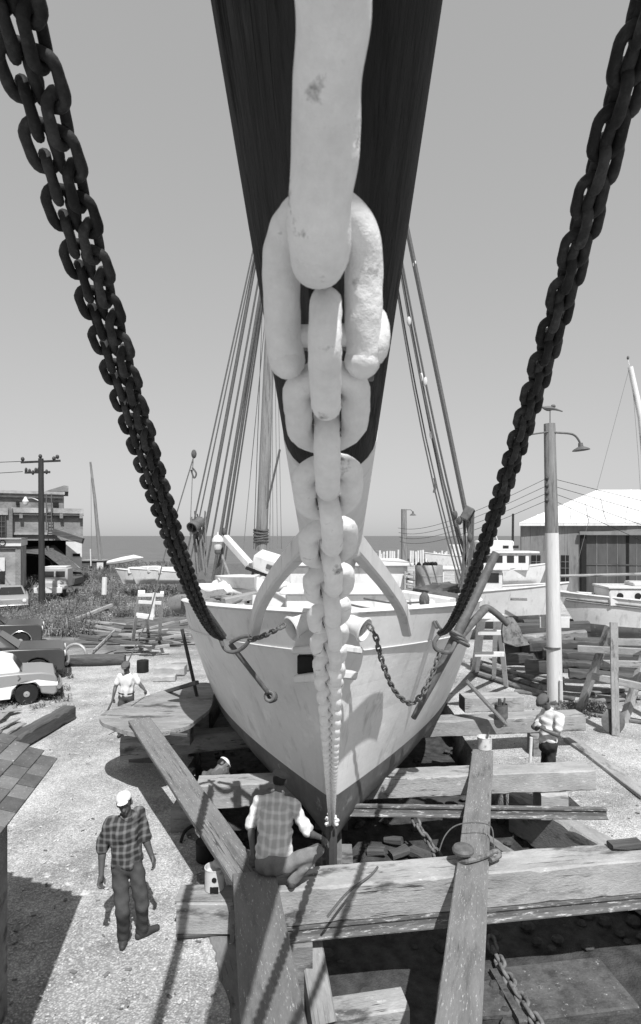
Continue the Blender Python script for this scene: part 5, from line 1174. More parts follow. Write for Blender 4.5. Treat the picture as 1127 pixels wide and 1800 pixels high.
for k, (px, py, s) in enumerate(((300, 1186, (1.0, .5, .3)), (318, 1178, (.6, .5, .35)), (290, 1197, (.7, .35, .2)))):
    c = G(px, py, 0); timber('concrete_block', ['long', 'tall', 'low'][k] + ' pale block on the shell near the left bilge', 'block', c + Vector((-s[0] / 2, 0, s[2])), c + Vector((s[0] / 2, 0.05, s[2])), s[1], s[2], 'concrete', 'pale blocks by the bilge', bev=.03, jit=.02)

# paint cans
def can(name, label, base, r, h_, m, brush=True):
    t = thing(name, label, 'bucket' if r > .12 else 'can', base); b = MB(); b.lathe([(r * .92, 0), (r, .01), (r, h_ - .015), (r * 1.04, h_ - .01), (r * 1.04, h_), (r * .95, h_), (r * .93, h_ * .75), (.01, h_ * .74)], 20, base, cap=False); b.build('shell', m, t)
    return t
bk = can('paint_bucket', 'white paint bucket with a rag over the rim on the box step', G(377, 1562, .42), .115, .27, 'paint_can')
MB().ball(G(377, 1562, .42) + Vector((.06, .02, .30)), (.09, .08, .05), 10, 6).build('rag', 'cloth_white', bk); MB().box(G(377, 1562, .42) + Vector((.02, -.116, .05)), (.10, .012, .07)).build('label_patch', 'black', bk)
MB().lathe([(.03, 0), (.03, .006)], 10, G(377, 1562, .42) + Vector((.02, -.116, .17)), Vector((0, -1, 0))).build('label_disc', 'black', bk)
c2 = can('paint_can', 'small white paint can on the far end of the right plank', G(852, 1316, .84), .13, .22, 'paint_can'); MB().tube([G(852, 1316, .84) + Vector((.02, 0, .1)), G(852, 1316, .84) + Vector((.10, .02, .36))], .015, 6).build('brush_handle', 'timber_dark', c2)
c3 = can('brush_pot', 'dark pot of brushes on the long cross timber', G(881, 1262, .80), .14, .30, 'iron')
for k in range(5): MB().tube([G(881, 1262, .80) + Vector((random.uniform(-.08, .08), random.uniform(-.05, .05), .2)), G(881, 1262, .80) + Vector((random.uniform(-.14, .14), random.uniform(-.05, .05), .42))], .02, 6).build('brush', 'timber_dark', c3)
# iron bollard and cable on the right plank
bo_ = thing('iron_plug', 'round dark iron plug and cable loop lying over the right plank', 'plug', G(812, 1500, .84)); MB().lathe([(.07, 0), (.07, .08), (.125, .10), (.13, .13), (.11, .16), (.05, .175), (.01, .178)], 20, G(814, 1512, .84)).build('cap', 'iron', bo_)
MB().tube(dense([G(800, 1514, .80), G(820, 1514, .88), G(850, 1506, .88), G(872, 1496, .88), G(878, 1504, .86), G(862, 1512, .86)], 30), .03, 8).build('collar', 'rusty_iron', bo_)
MB().tube(dense([G(772, 1496, .82), G(782, 1470, .95), G(800, 1452, 1.05), G(830, 1446, 1.05), G(862, 1452, 1.0), G(868, 1480, .9), G(870, 1500, .86)], 40), .008, 6).build('cable', 'rope_dark', bo_)
MB().tube(dense([G(575, 1612, .62), G(610, 1570, .79), G(650, 1540, .79), G(664, 1524, .80)], 30), .014, 6).build('hose_end', 'rope_dark', bo_)
bl = MB(); bl.lathe([(.02, 0), (.12, 0), (.14, .02), (.15, .28), (.14, .28)], 14, G(362, 1512, 0)); tag(bl.build('bucket', 'black', loc=G(362, 1512, 0)), 'dark bucket under the left staging plank', 'bucket')
tag(MB().tube(dense([G(318, 1480, .03), G(325, 1462, .1), G(340, 1452, .12), G(352, 1460, .05), G(356, 1485, .03)], 24), .025, 8).build('hose', 'rubber', loc=G(318, 1480, 0)), 'bent dark hose on the ground under the left plank', 'hose')  # dark tube laid where there is only an arched shadow

# ================================================================ SHINGLED ROOF, LOWER LEFT
ze = 2.43; cor = G(96, 1338, ze); ed = Vector((.17, -.985, 0)).normalized(); up3 = Vector((-.979, .205, .366)).normalized()
sr = thing('shingled_shed', 'corner of a small shed with grey shingled roof at lower left', 'shed', (cor.x - .6, cor.y - 1, 0))
nn = ed.cross(up3).normalized(); nn = nn if nn.z > 0 else -nn
b = MB(); o0 = cor; b.add([o0, o0 + ed * 3.2, o0 + ed * 3.2 + up3 * 2.2, o0 + up3 * 2.2] + [q - nn * .05 for q in (o0, o0 + ed * 3.2, o0 + ed * 3.2 + up3 * 2.2, o0 + up3 * 2.2)], [(0, 1, 2, 3), (7, 6, 5, 4), (0, 4, 5, 1), (1, 5, 6, 2), (2, 6, 7, 3), (3, 7, 4, 0)]); rf = b.build('roof', 'timber_dark', sr, smooth=False)
tw, th_, = .24, .17
sm = MB().box((0, 0, 0), (tw - .012, th_ + .02, .014), bev=.003).mesh('shingle', 'shingle', True, 30)
for r in range(9):
    for c_ in range(14):
        u = c_ * tw + (tw / 2 if r % 2 else 0) + tw / 2 - (.15 if r % 2 else 0) ; v = r * th_ + th_ / 2
        if r % 2 == 0 and c_ == 0: pass
        p = cor + ed * (u + random.uniform(-.006, .006)) + up3 * v + nn * (.014 + random.uniform(0, .004))
        s_o = bpy.data.objects.new('shingle', sm); COL.objects.link(s_o); s_o.parent = rf; s_o.location = p - wl(rf)
        tilt = (up3 - nn * .06).normalized(); s_o.rotation_euler = Matrix((ed, tilt.cross(ed) * -1 if False else tilt, ed.cross(tilt))).transposed().to_euler(); s_o.rotation_euler.z += random.uniform(-.012, .012)
wc = cor - Vector((0, 0, .25)) + Vector((-.42, -.1, 0)); b = MB(); b.add([wc, wc + ed * 3, wc + ed * 3 - Vector((0, 0, 2.3)), wc - Vector((0, 0, 2.3))], [(0, 1, 2, 3)]); bk_ = wc + Vector((-3, .6, 0)); b.add([wc, bk_, bk_ - Vector((0, 0, 2.3)), wc - Vector((0, 0, 2.3))], [(0, 1, 2, 3)]); b.build('wall', 'timber_grey', sr, smooth=False)

# ================================================================ WEEDS
def weeds():
    vs = []; fs = []; vp = []; fp = []
    def clump(V, Fc, x, y, h_, n, sp):
        z = ground_z(x, y)
        for k in range(n):
            a = random.uniform(0, 6.28); r = sp * math.sqrt(random.random()); bx_ = x + math.cos(a) * r; by = y + math.sin(a) * r
            hh = h_ * random.uniform(.5, 1.1); ln_ = random.uniform(-.35, .35) * hh; l2 = random.uniform(-.35, .35) * hh; wv = random.uniform(.008, .022) * (1 + y / 60); b2 = random.uniform(0, 6.28); dx = math.cos(b2) * wv; dy = math.sin(b2) * wv
            i = len(V); V += [(bx_ - dx, by - dy, z - .02), (bx_ + dx, by + dy, z - .02), (bx_ + ln_ * .5 + dx, by + l2 * .5, z + hh * .6), (bx_ + ln_, by + l2, z + hh)]; Fc += [(i, i + 1, i + 2), (i, i + 2, i + 3)]
            for q in range(9):      # leaves
                t = random.uniform(.2, 1); cx, cy, cz = bx_ + ln_ * t + random.uniform(-.1, .1), by + l2 * t + random.uniform(-.1, .1), z + hh * t; e1 = random.uniform(0, 6.28); s = random.uniform(.022, .055) * (1 + y / 45)
                i = len(V); V += [(cx, cy, cz), (cx + math.cos(e1) * s, cy + math.sin(e1) * s, cz + random.uniform(-.3, .7) * s), (cx + math.cos(e1 + .8) * s * .7, cy + math.sin(e1 + .8) * s * .7, cz + random.uniform(-.2, .6) * s)]; Fc += [(i, i + 1, i + 2)]
    for k in range(4200):
        py = 985 + 140 * random.random() ** 1.15; px = random.uniform(-20, 330); c = G(px, py, 0)
        if py > 1085 and px > 128 + (1130 - py) * 1.6: continue
        if py > 1120 and px < 140: continue
        if px > 225 and py > 1040 and random.random() < .75: continue
        if px < 118 and py > 1040 and py < 1062 and random.random() < .7: continue
        dens = math.sin(c.x * .35) * math.cos(c.y * .22 + 1) + random.uniform(-.6, .6)
        if dens < -.55: continue
        hgt = random.uniform(.22, .6) * (1 + 1.2 * max(0, dens)); 
        clump(vs, fs, c.x, c.y, hgt, 9, .35 + c.y * .004) if random.random() < .65 else clump(vp, fp, c.x, c.y, hgt * .9, 9, .35 + c.y * .004)
    for k in range(60):       # tufts by the cars and the right-hand lumber
        c = G(random.uniform(-5, 120), random.uniform(1190, 1250), 0); clump(vs, fs, c.x, c.y, .14, 5, .2)
    for k in range(30):
        c = G(random.uniform(985, 1060), random.uniform(1240, 1262), 0); clump(vs, fs, c.x, c.y, .2, 6, .25)
    for nm, V, Fc, m, lb in (('weeds', vs, fs, 'weed', 'dark rank weeds covering the ground between cars and shore'), ('dry_grass', vp, fp, 'weed_pale', 'paler dry grass mixed through the weeds at left')):
        b = MB(); b.v = V; b.f = Fc; me = bpy.data.meshes.new(nm); me.from_pydata(V, [], Fc); me.materials.append(MATS[m]); o = bpy.data.objects.new(nm, me); COL.objects.link(o); tag(o, lb, 'weeds', kind='stuff')
weeds()
# ================================================================ PEOPLE (one continuous surface per garment / body, grown from a distance field)
class SDF:
    def __init__(s, k=.02): s.pr = []; s.k = k; s.cuts = []
    def cap(s, a, b, ra, rb=None): s.pr.append(('c', np.array(a, float), np.array(b, float), ra, ra if rb is None else rb)); return s
    def ell(s, c, r, R=None): s.pr.append(('e', np.array(c, float), np.array(r, float), R, None)); return s
    def cut(s, p, n): s.cuts.append((np.array(p, float), np.array(n, float))); return s       # keeps the side the normal points away from
    def ev(s, X, Y, Z, pr):
        t = pr[0]
        if t == 'c':
            _, a, b, ra, rb = pr; ab = b - a; L2 = max((ab ** 2).sum(), 1e-9)
            h = np.clip(((X - a[0]) * ab[0] + (Y - a[1]) * ab[1] + (Z - a[2]) * ab[2]) / L2, 0, 1)
            return np.sqrt((X - a[0] - h * ab[0]) ** 2 + (Y - a[1] - h * ab[1]) ** 2 + (Z - a[2] - h * ab[2]) ** 2) - (ra + (rb - ra) * h)
        _, c, r, R, _ = pr; q = [X - c[0], Y - c[1], Z - c[2]]
        if R is not None: q = [R[i][0] * q[0] + R[i][1] * q[1] + R[i][2] * q[2] for i in range(3)]
        k0 = np.sqrt((q[0] / r[0]) ** 2 + (q[1] / r[1]) ** 2 + (q[2] / r[2]) ** 2); k1 = np.sqrt((q[0] / r[0] ** 2) ** 2 + (q[1] / r[1] ** 2) ** 2 + (q[2] / r[2] ** 2) ** 2)
        return k0 * (k0 - 1) / np.maximum(k1, 1e-6)
    def mesh(s, name, m, res, fold=0.0, seed=0):
        bb = []
        for pr in s.pr:
            if pr[0] == 'c': r = max(pr[3], pr[4]); bb += [np.minimum(pr[1], pr[2]) - r, np.maximum(pr[1], pr[2]) + r]
            else: r = max(pr[2]); bb += [pr[1] - r, pr[1] + r]
        bb = np.array(bb); lo = bb.min(0) - 3 * res; hi = bb.max(0) + 3 * res; n = np.ceil((hi - lo) / res).astype(int) + 1
        gx, gy, gz = [lo[i] + np.arange(n[i]) * res for i in range(3)]
        Fd = np.full(n, 1.0, np.float32)
        for i, pr in enumerate(s.pr):
            a, b = bb[2 * i] - 2.2 * s.k - 2 * res, bb[2 * i + 1] + 2.2 * s.k + 2 * res
            i0 = np.maximum(((a - lo) / res).astype(int), 0); i1 = np.minimum(((b - lo) / res).astype(int) + 2, n)
            sl_ = tuple(slice(i0[j], i1[j]) for j in range(3))
            X, Y, Z = np.meshgrid(gx[sl_[0]], gy[sl_[1]], gz[sl_[2]], indexing='ij', sparse=True)
            d = s.ev(X, Y, Z, pr); f = Fd[sl_]; h = np.clip(.5 + .5 * (f - d) / s.k, 0, 1); Fd[sl_] = f + (d - f) * h - s.k * h * (1 - h)
        X, Y, Z = np.meshgrid(gx, gy, gz, indexing='ij', sparse=True)
        if fold:
            r = np.random.default_rng(seed); w_ = 0
            for q in range(5):
                kv = r.normal(0, 1, 3); kv *= r.uniform(25, 70) / np.linalg.norm(kv); w_ = w_ + np.sin(X * kv[0] + Y * kv[1] + Z * kv[2] + r.uniform(0, 6.28))
            Fd = Fd + (fold / 2.5) * w_
        for p, nn_ in s.cuts: Fd = np.maximum(Fd, (X - p[0]) * nn_[0] + (Y - p[1]) * nn_[1] + (Z - p[2]) * nn_[2])
        # naive surface nets
        sg = Fd < 0; c = np.zeros(np.array(n) - 1, int)
        for i in (0, 1):
            for j in (0, 1):
                for k in (0, 1): c += sg[i:n[0] - 1 + i, j:n[1] - 1 + j, k:n[2] - 1 + k]
        act = (c > 0) & (c < 8); idx = -np.ones(act.shape, int); cells = np.argwhere(act); idx[act] = np.arange(len(cells))
        acc = np.zeros((len(cells), 3)); cnt = np.zeros(len(cells)); cor_ = [(i, j, k) for i in (0, 1) for j in (0, 1) for k in (0, 1)]
        val = {q: Fd[cells[:, 0] + q[0], cells[:, 1] + q[1], cells[:, 2] + q[2]] for q in cor_}
        for a in cor_:
            for ax_ in range(3):
                if a[ax_] == 0:
                    b = list(a); b[ax_] = 1; b = tuple(b); va, vb = val[a], val[b]; mk = (va < 0) != (vb < 0); t = np.where(mk, va / np.where(mk, va - vb, 1), 0)
                    pt = np.tile(np.array(a, float), (len(cells), 1)); pt[:, ax_] = t; acc += pt * mk[:, None]; cnt += mk
        V = lo + (cells + acc / cnt[:, None]) * res; Q = []
        for ax_ in range(3):
            o1, o2 = [(1, 2), (2, 0), (0, 1)][ax_]
            a = [slice(None)] * 3; b = [slice(None)] * 3; a[ax_] = slice(0, -1); b[ax_] = slice(1, None)
            ch = np.argwhere(sg[tuple(a)] != sg[tuple(b)]); ch = ch[(ch[:, o1] > 0) & (ch[:, o2] > 0) & (ch[:, o1] < n[o1] - 1) & (ch[:, o2] < n[o2] - 1)]
            ins = sg[ch[:, 0], ch[:, 1], ch[:, 2]]
            def ci(d1, d2):
                q = ch.copy(); q[:, o1] -= d1; q[:, o2] -= d2; return idx[q[:, 0], q[:, 1], q[:, 2]]
            f = np.stack([ci(1, 1), ci(0, 1), ci(0, 0), ci(1, 0)], 1); f[~ins] = f[~ins][:, ::-1]; Q.append(f)
        Q = np.concatenate(Q); Q = Q[(Q >= 0).all(1)]
        me = bpy.data.meshes.new(name); me.from_pydata(V.tolist(), [], Q.tolist()); me.materials.append(MATS[m]); me.polygons.foreach_set('use_smooth', [True] * len(me.polygons)); me.update(); return me
def unit(v): v = np.array(v, float); return v / max(np.linalg.norm(v), 1e-9)
def hand(S_, wr, fwd, palm, curl=.5, sc=1.0, grip=None):
    """palm + four unequal bent fingers + thumb; fwd: along the hand, palm: palm normal"""
    f = unit(fwd); pn = unit(np.array(palm) - f * np.dot(palm, f)); sd_ = np.cross(f, pn); wr = np.array(wr, float)
    kn = wr + f * .085 * sc
    S_.cap(wr + f * .01, wr + f * .05, .026 * sc, .030 * sc)
    for i, (o, l) in enumerate(((-.032, .072), (-.011, .082), (.010, .077), (.030, .060))):
        a = wr + f * .03 * sc + sd_ * o * .7 * sc; b = kn + sd_ * o * sc; S_.cap(a, b, .017 * sc, .0125 * sc); p = b; ang = curl * .6
        for q, (fr, r) in enumerate(((.45, .0105), (.32, .0098), (.23, .009))):
            d = f * math.cos(ang) + pn * math.sin(ang); e = p + d * l * fr * sc; S_.cap(p, e, r * sc, r * .93 * sc); p = e; ang += curl * .85
    a = wr + f * .02 * sc - sd_ * .028 * sc; b = wr + f * .055 * sc - sd_ * .050 * sc + pn * .012 * sc; e = b + (f * .9 - sd_ * .1 + pn * .5 * curl) * .045 * sc
    S_.cap(a, b, .016 * sc, .0135 * sc); S_.cap(b, e, .0125 * sc, .010 * sc)
def person(label, base, J, skin, shirt, trouser, cap=None, shoe='leather', cap_m='cap_dark', sleeve=.6, palms=None, curl=(.6, .6), tuck=True, seed=1, res=.010, hem=.05, sc=1.0, girth=1.0, ncut=.035, collar=True):
    base = Vector(base); J = {k: np.array(Vector(v) - base) for k, v in J.items()}
    t = thing('person', label, 'person', base, 'people at work around the ship')
    hc, hf = J['head'], unit(J['look']) if False else unit(np.array(J['lookv'])) if 'lookv' in J else np.array((0, -1, 0))
    upv = unit(J['head'] - J['neck']); hf = unit(hf - upv * np.dot(hf, upv)); hs = np.cross(hf, upv)
    R = np.array([hs, hf, upv])
    nk, ch_, pv = J['neck'], J['chest'], J['pelvis']
    sp = unit(nk - pv); shv = unit(J['sh_r'] - J['sh_l']); fwd = unit(np.cross(sp, shv)); 
    if np.dot(fwd, hf) < -.2: fwd = -fwd
    RT = np.array([shv, fwd, sp])
    B = SDF(.014)
    # head with face
    B.ell(hc + upv * .02, (.074, .094, .098), R); B.ell(hc - upv * .035 + hf * .018, (.056, .072, .080), R); B.cap(hc - upv * .088 + hf * .05, hc - upv * .085 + hf * .066, .024)
    B.cap(hc + hf * .088 + upv * .012, hc + hf * .106 - upv * .026, .009, .0155); B.cap(hc + hf * .095 - upv * .026 - hs * .014, hc + hf * .095 - upv * .026 + hs * .014, .009)
    B.cap(hc + hf * .078 + upv * .03 - hs * .05, hc + hf * .086 + upv * .03 + hs * .05, .011); B.cap(hc + hf * .086 - upv * .055 - hs * .022, hc + hf * .086 - upv * .055 + hs * .022, .0095); B.cap(hc + hf * .083 - upv * .068 - hs * .018, hc + hf * .083 - upv * .068 + hs * .018, .010)
    for s_ in (-1, 1): B.ell(hc + hs * s_ * .077 - hf * .004 - upv * .004, (.012, .022, .034), R)
    B.cap(nk - sp * .03, hc - upv * .06 - hf * .01, .060, .054)
    B.ell(ch_, (.165, .105, .20), RT); B.ell(pv + sp * .10, (.14, .10, .16), RT); B.ell(pv, (.155, .11, .11), RT)
    for s_ in 'lr':
        sh_, el, wr = J['sh_' + s_], J['el_' + s_], J['wr_' + s_]
        B.cap(nk - sp * .05, sh_, .055, .055); B.cap(sh_, el, .052, .042); B.cap(el, el + (wr - el) * .35, .042, .041); B.cap(el + (wr - el) * .3, wr, .041, .028)
        hp, kn, an_ = J['hip_' + s_], J['kn_' + s_], J['an_' + s_]; B.cap(hp, kn, .082, .055); B.cap(kn, kn + (an_ - kn) * .35, .053, .055); B.cap(kn + (an_ - kn) * .35, an_, .054, .036)
    bd_ = SDF(.014); bd_.pr = B.pr
    for i, s_ in enumerate('lr'):
        wr, el = J['wr_' + s_], J['el_' + s_]; fw2 = J['hd_' + s_] - wr if 'hd_' + s_ in J else wr - el; pl_ = (palms or {}).get(s_, -shv if s_ == 'r' else shv); hand(bd_, wr, fw2, pl_, curl[i], sc)
    bd_.k = .010
    me = bd_.mesh('body', skin, .0085); o = bpy.data.objects.new('body', me); COL.objects.link(o); o.parent = t
    # shirt
    C = SDF(.03); g_ = girth; C.ell(ch_ + sp * .01, (.180 * g_, .128, .21), RT); C.ell((ch_ + pv) / 2, (.170 * g_, .130, .20), RT); C.ell(pv + sp * .16, (.164 * g_, .132, .17), RT); C.ell(pv + sp * (.06), (.174 * g_, .137, .12), RT); C.cap(nk - sp * .05 - shv * .03, nk - sp * .05 + shv * .03, .066)
    for s_ in 'lr':
        sh_, el, wr = J['sh_' + s_], J['el_' + s_], J['wr_' + s_]; C.cap(nk - sp * .06, sh_, .072, .073); end = sh_ + (el - sh_) * min(sleeve, 1.0)
        d_ = unit(el - sh_); C.cap(sh_, end + d_ * .02, .072, .074)
        if sleeve > 1: C.cap(el, el + (wr - el) * (sleeve - 1), .062, .054)
    C.cut(nk + sp * ncut + fwd * .0, unit(sp * .9 + fwd * .35)); C.cut(pv - sp * hem, -sp)
    me = C.mesh('shirt', shirt, res, .011, seed); o = bpy.data.objects.new('shirt', me); COL.objects.link(o); o.parent = t
    b = MB(); cc = nk + sp * (ncut - .012); cl_ = [Vector(cc + shv * math.cos(a) * .070 + fwd * math.sin(a) * .066 - sp * max(0, math.sin(a)) * .045) for a in np.linspace(1.9, 1.24 + 6.283, 22)]
    if collar: b.tube(cl_, .017, 6, up=Vector(sp)); b.build('collar', shirt, o, local=True)
    # trousers
    C = SDF(.03); C.ell(pv + sp * .06, (.170, .128, .11), RT); C.ell(pv - sp * .02, (.178, .135, .12), RT)
    for s_ in 'lr':
        hp, kn, an_ = J['hip_' + s_], J['kn_' + s_], J['an_' + s_]; C.cap(hp, kn, .092, .074); C.cap(kn, an_ + (an_ - kn) * .04, .073, .066)
    C.cut(pv + sp * .105, sp)
    me = C.mesh('trousers', trouser, res, .007, seed + 9); o = bpy.data.objects.new('trousers', me); COL.objects.link(o); o.parent = t
    if tuck: 
        b = MB(); bl_ = [Vector(pv + sp * .095 + shv * math.cos(a) * .176 + fwd * math.sin(a) * .134) for a in np.linspace(0, 6.283, 25)[:-1]]; b.tube(bl_, .017, 6, closed=True, up=Vector(sp)); b.build('belt', 'leather', t, local=True)
    # shoes
    for s_ in 'lr':
        an_, to_ = J['an_' + s_], J['to_' + s_]; C = SDF(.02); d_ = to_ - an_; d_[2] = 0; d_ = unit(d_); hl = an_ - d_ * .045; g0 = min(an_[2], to_[2])
        C.cap(np.array((hl[0], hl[1], an_[2] - .045)), np.array((an_[0], an_[1], an_[2] - .045)) + d_ * .05, .042, .043); C.cap(np.array((an_[0], an_[1], an_[2] - .04)) + d_ * .04, to_, .045, .034); C.cap(an_ + np.array((0, 0, -.02)), an_ + np.array((0, 0, .05)), .045, .042)
        C.cut(np.array((0, 0, min(an_[2] - .082, to_[2] - .03))), np.array((0, 0, -1.0)))
        me = C.mesh('shoe', shoe, .008); o = bpy.data.objects.new('shoe', me); COL.objects.link(o); o.parent = t
    # hair under the cap, and the cap
    C = SDF(.012); C.ell(hc + upv * .022 - hf * .014, (.081, .094, .100), R); C.cut(hc - upv * .045, -upv); C.cut(hc + hf * .045, hf)
    me = C.mesh('hair', 'black', .008); o = bpy.data.objects.new('hair', me); COL.objects.link(o); o.parent = t
    if cap:
        C = SDF(.014)
        if cap == 'peak':
            C.ell(hc + upv * .066 - hf * .010, (.088, .102, .066), R); C.cut(hc + upv * .058, -unit(upv + hf * .05)); 
            me = C.mesh('cap', cap_m, .008, .002, 3); o = bpy.data.objects.new('cap', me); COL.objects.link(o); o.parent = t
            D = SDF(.01); D.ell(hc + upv * .064 + hf * .085, (.062, .046, .008), np.array([hs, unit(hf - upv * .05), unit(upv + hf * .05)])); me = D.mesh('cap_peak', cap_m, .006); o2 = bpy.data.objects.new('cap_peak', me); COL.objects.link(o2); o2.parent = o
        elif cap == 'flat':
            C.ell(hc + upv * .072 + hf * .008, (.102, .125, .055), np.array([hs, unit(hf - upv * .18), unit(upv + hf * .18)])); C.ell(hc + upv * .045, (.086, .104, .05), R); C.cut(hc + upv * .035, -upv)
            me = C.mesh('cap', cap_m, .008, .002, 3); o = bpy.data.objects.new('cap', me); COL.objects.link(o); o.parent = t
            D = SDF(.01); D.ell(hc + upv * .045 + hf * .100, (.066, .058, .009), np.array([hs, unit(hf - upv * .3), unit(upv + hf * .3)])); me = D.mesh('cap_peak', cap_m, .006); o2 = bpy.data.objects.new('cap_peak', me); COL.objects.link(o2); o2.parent = o
    return t
def V3(v): return Vector(v)
# man in the dark plaid shirt walking towards the camera
J = dict(head=G(219, 1412, 1.66), neck=G(224, 1434, 1.50), chest=G(220, 1468, 1.27), pelvis=G(224, 1519, .93), sh_r=G(194, 1448, 1.43), sh_l=G(243, 1430, 1.45), el_r=G(180, 1490, 1.16), wr_r=G(178, 1538, .90), hd_r=G(175, 1556, .80),
         el_l=G(254, 1470, 1.17), wr_l=G(267, 1505, .95), hd_l=G(273, 1520, .86), hip_r=G(210, 1531, .88), hip_l=G(239, 1527, .88), kn_r=G(216, 1602, .50), kn_l=G(250, 1590, .49), an_r=G(217, 1646, .09), an_l=G(250, 1634, .09), to_r=G(215, 1665, .035), to_l=G(276, 1630, .035), lookv=Vector((.12, -1, .40)))
def fix(J, base):      # lookv is a direction, not a place
    J['lookv'] = Vector(J['lookv']) + Vector(base); return J
b0 = G(228, 1655, 0)
person('man in dark plaid shirt and white cap walking towards the camera at lower left', b0, fix(J, b0), 'skin', 'plaid_dark', 'trouser_grey', 'peak', cap_m='cap_white', sleeve=.92, seed=3, palms={'r': (.9, -.3, 0), 'l': (-.9, -.3, 0)}, curl=(.75, .75), hem=.06, tuck=False)
# man crouching on the front timber, back to the camera
b0 = Vector((-.5, 6.7, .77))
J = dict(head=G(492, 1372, 1.72), neck=G(488, 1396, 1.57), chest=G(484, 1440, 1.36), pelvis=G(482, 1516, 1.06), sh_l=G(456, 1410, 1.50), sh_r=G(516, 1414, 1.50), el_r=G(541, 1464, 1.27), wr_r=G(563, 1472, 1.16), hd_r=G(572, 1478, 1.12), el_l=G(441, 1452, 1.27), wr_l=G(445, 1500, 1.10), hd_l=G(447, 1515, 1.03),
         hip_l=G(462, 1520, 1.03), hip_r=G(500, 1522, 1.03), kn_r=G(558, 1492, 1.20), an_r=G(516, 1545, .87), to_r=G(530, 1535, .815), kn_l=Vector((-.80, 7.0, 1.18)), an_l=Vector((-.66, 6.72, .87)), to_l=Vector((-.68, 6.88, .815)), lookv=Vector((.35, 1, -.45)))
person('man in pale plaid shirt and dark cap crouching with his back to the camera', b0, fix(J, b0), 'skin', 'plaid_pale', 'trouser_mid', 'flat', cap_m='cap_dark', sleeve=.85, seed=5, palms={'r': (0, 0, -1), 'l': (0, 1, 0)}, hem=.03, tuck=False, girth=1.22)
# man in white shirt on the right
b0 = G(968, 1400, 0)
d_ = b0.y
J = dict(head=G(956, 1233, 1.70), neck=G(965, 1246, 1.54), chest=G(964, 1272, 1.30), pelvis=G(964, 1310, .95), sh_l=Vector((G(972, 1252, 1.47).x, d_ - .17, 1.47)), sh_r=Vector((G(962, 1252, 1.47).x, d_ + .22, 1.47)), el_l=Vector((G(971, 1284, 1.2).x, d_ - .27, 1.20)), wr_l=Vector((G(944, 1268, 1.3).x, d_ - .22, 1.27)), hd_l=Vector((G(934, 1262, 1.3).x, d_ - .16, 1.31)),
         el_r=Vector((G(948, 1285, 1.2).x, d_ + .24, 1.18)), wr_r=Vector((G(938, 1278, 1.2).x, d_ + .02, 1.20)), hd_r=Vector((G(931, 1272, 1.2).x, d_ - .04, 1.25)), hip_l=Vector((b0.x - .02, d_ - .09, .90)), hip_r=Vector((b0.x - .02, d_ + .09, .90)), kn_l=Vector((b0.x - .04, d_ - .10, .49)), kn_r=Vector((b0.x - .06, d_ + .14, .49)), an_l=Vector((b0.x, d_ - .05, .09)), an_r=Vector((b0.x + .02, d_ + .15, .09)),
         to_l=Vector((b0.x - .14, d_ - .10, .035)), to_r=Vector((b0.x - .13, d_ + .13, .035)), lookv=Vector((-1, -.25, -.45)))
person('man in white shirt and dark flat cap standing behind the second cross timber', b0, fix(J, b0), 'skin', 'cloth_white', 'trouser_dark', 'flat', sleeve=.55, seed=8, shoe='rubber', palms={'l': (0, .6, -.4), 'r': (0, -.3, .8)}, curl=(1.1, 1.1), hem=.02, tuck=False)
cp = MB(); c = Vector((G(931, 1262, 1.3).x, d_ - .10, 1.32)); cp.lathe([(.02, -.04), (.035, -.04), (.045, .03), (.06, .05), (.02, .06)], 12, c, Vector((-.7, 0, .5))); tag(cp.build('rag', 'cloth_white', loc=c), 'pale rag or cup in the hands of the man in white', 'rag')
stk = MB(); stk.tube([P(934, 1296, d_ - .35), P(932, 1340, d_ - .35)], .028, 8); tag(stk.build('white_stake', 'white_paint', loc=G(932, 1335, .77)), 'short white stake standing before the man in white', 'stake')
# man in white T-shirt beyond the rounded board
b0 = G(222, 1293, 0); d_ = b0.y
def M2(px, py, dd=0.0): q = P(px, py, d_ + dd); return q
J = dict(head=M2(222, 1173, -.05), neck=M2(224, 1185), chest=M2(224, 1199), pelvis=M2(222, 1224, .02), sh_r=M2(212, 1189), sh_l=M2(237, 1190), el_r=M2(203, 1208, -.05), wr_r=M2(199, 1226, -.2), hd_r=M2(198, 1232, -.25), el_l=M2(247, 1204, -.05), wr_l=M2(254, 1212, -.2), hd_l=M2(257, 1215, -.25),
         hip_r=M2(216, 1227), hip_l=M2(229, 1227), kn_r=Vector((b0.x - .12, d_ - .1, .50)), kn_l=Vector((b0.x + .14, d_ + .02, .50)), an_r=Vector((b0.x - .12, d_, .09)), an_l=Vector((b0.x + .12, d_ + .25, .09)), to_r=Vector((b0.x - .13, d_ - .15, .035)), to_l=Vector((b0.x + .13, d_ + .10, .035)), lookv=Vector((-.1, -1, -.35)))
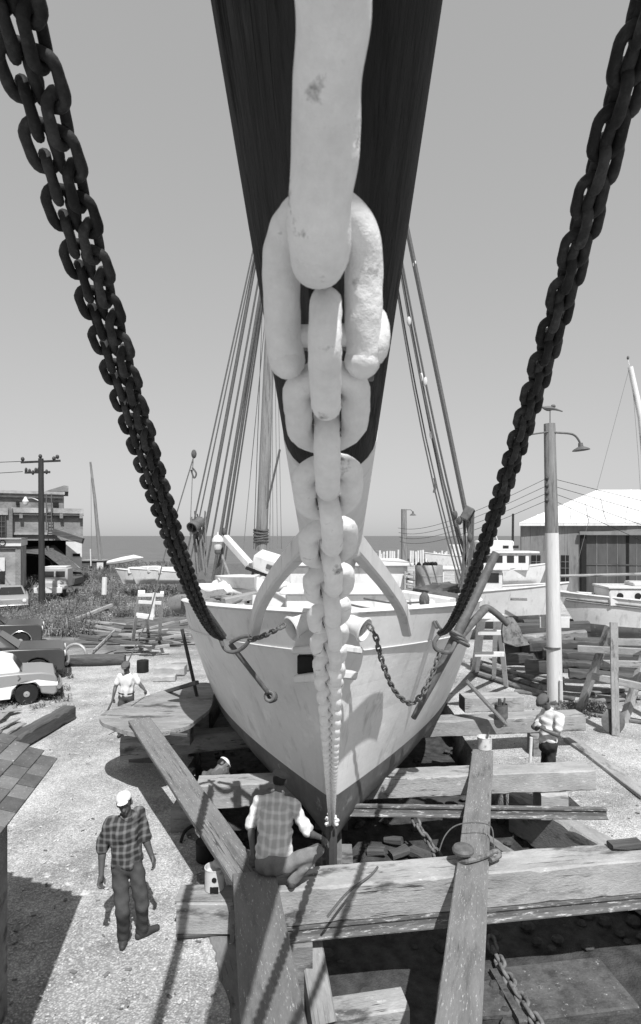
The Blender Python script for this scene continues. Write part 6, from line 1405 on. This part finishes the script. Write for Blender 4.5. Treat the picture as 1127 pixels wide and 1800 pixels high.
person('man in white T-shirt holding a stick and a white rag beyond the rounded board', b0, fix(J, b0), 'skin', 'cloth_white', 'trouser_grey', 'flat', sleeve=.5, seed=11, palms={'r': (.8, -.2, 0), 'l': (-.6, -.3, -.3)}, curl=(1.1, .9), res=.012)
tag(MB().tube([M2(202, 1216, -.24), M2(199, 1229, -.28), M2(188, 1252, -.35)], .022, 8).build('stick', 'timber_dark', loc=M2(199, 1229, -.28)), 'short dark stick held by the man in the T-shirt', 'stick')
rg = MB(); rg.loft([[M2(254, 1211, -.26), M2(260, 1212, -.24), M2(260, 1213, -.22), M2(255, 1213, -.22)], [M2(253, 1218, -.27), M2(263, 1219, -.23), M2(262, 1220, -.2), M2(254, 1220, -.2)], [M2(256, 1228, -.25), M2(266, 1227, -.24), M2(265, 1228, -.2), M2(257, 1229, -.2)]]); tag(rg.build('rag', 'cloth_white', loc=M2(256, 1214, -.25)), 'white rag hanging from the left hand of the man in the T-shirt', 'rag')
# stooping man in the pit, only cap and back showing
b0 = Vector((-2.15, 10.6, -.7))
J = dict(head=G(391, 1345, .86), neck=G(379, 1358, .78), chest=G(370, 1372, .62), pelvis=Vector((-2.15, 10.55, .22)), sh_l=G(363, 1364, .68), sh_r=Vector((G(384, 1366, .7).x, 10.35, .62)), el_l=G(362, 1380, .40), wr_l=Vector((-1.85, 10.1, .2)), el_r=Vector((-1.75, 10.2, .42)), wr_r=Vector((-1.6, 10.0, .30)),
         hip_l=Vector((-2.24, 10.55, .18)), hip_r=Vector((-2.06, 10.62, .18)), kn_l=Vector((-2.15, 10.3, -.22)), kn_r=Vector((-1.98, 10.45, -.22)), an_l=Vector((-2.2, 10.6, -.6)), an_r=Vector((-2.0, 10.68, -.6)), to_l=Vector((-2.12, 10.45, -.665)), to_r=Vector((-1.92, 10.5, -.665)), lookv=Vector((1, -.4, -.5)))
person('stooping man in grey shirt and white cap half hidden behind the left cross timber', b0, fix(J, b0), 'skin_b', 'cloth_grey', 'trouser_dark', 'peak', cap_m='cap_white', sleeve=.9, seed=14, res=.012, ncut=.07, collar=False)
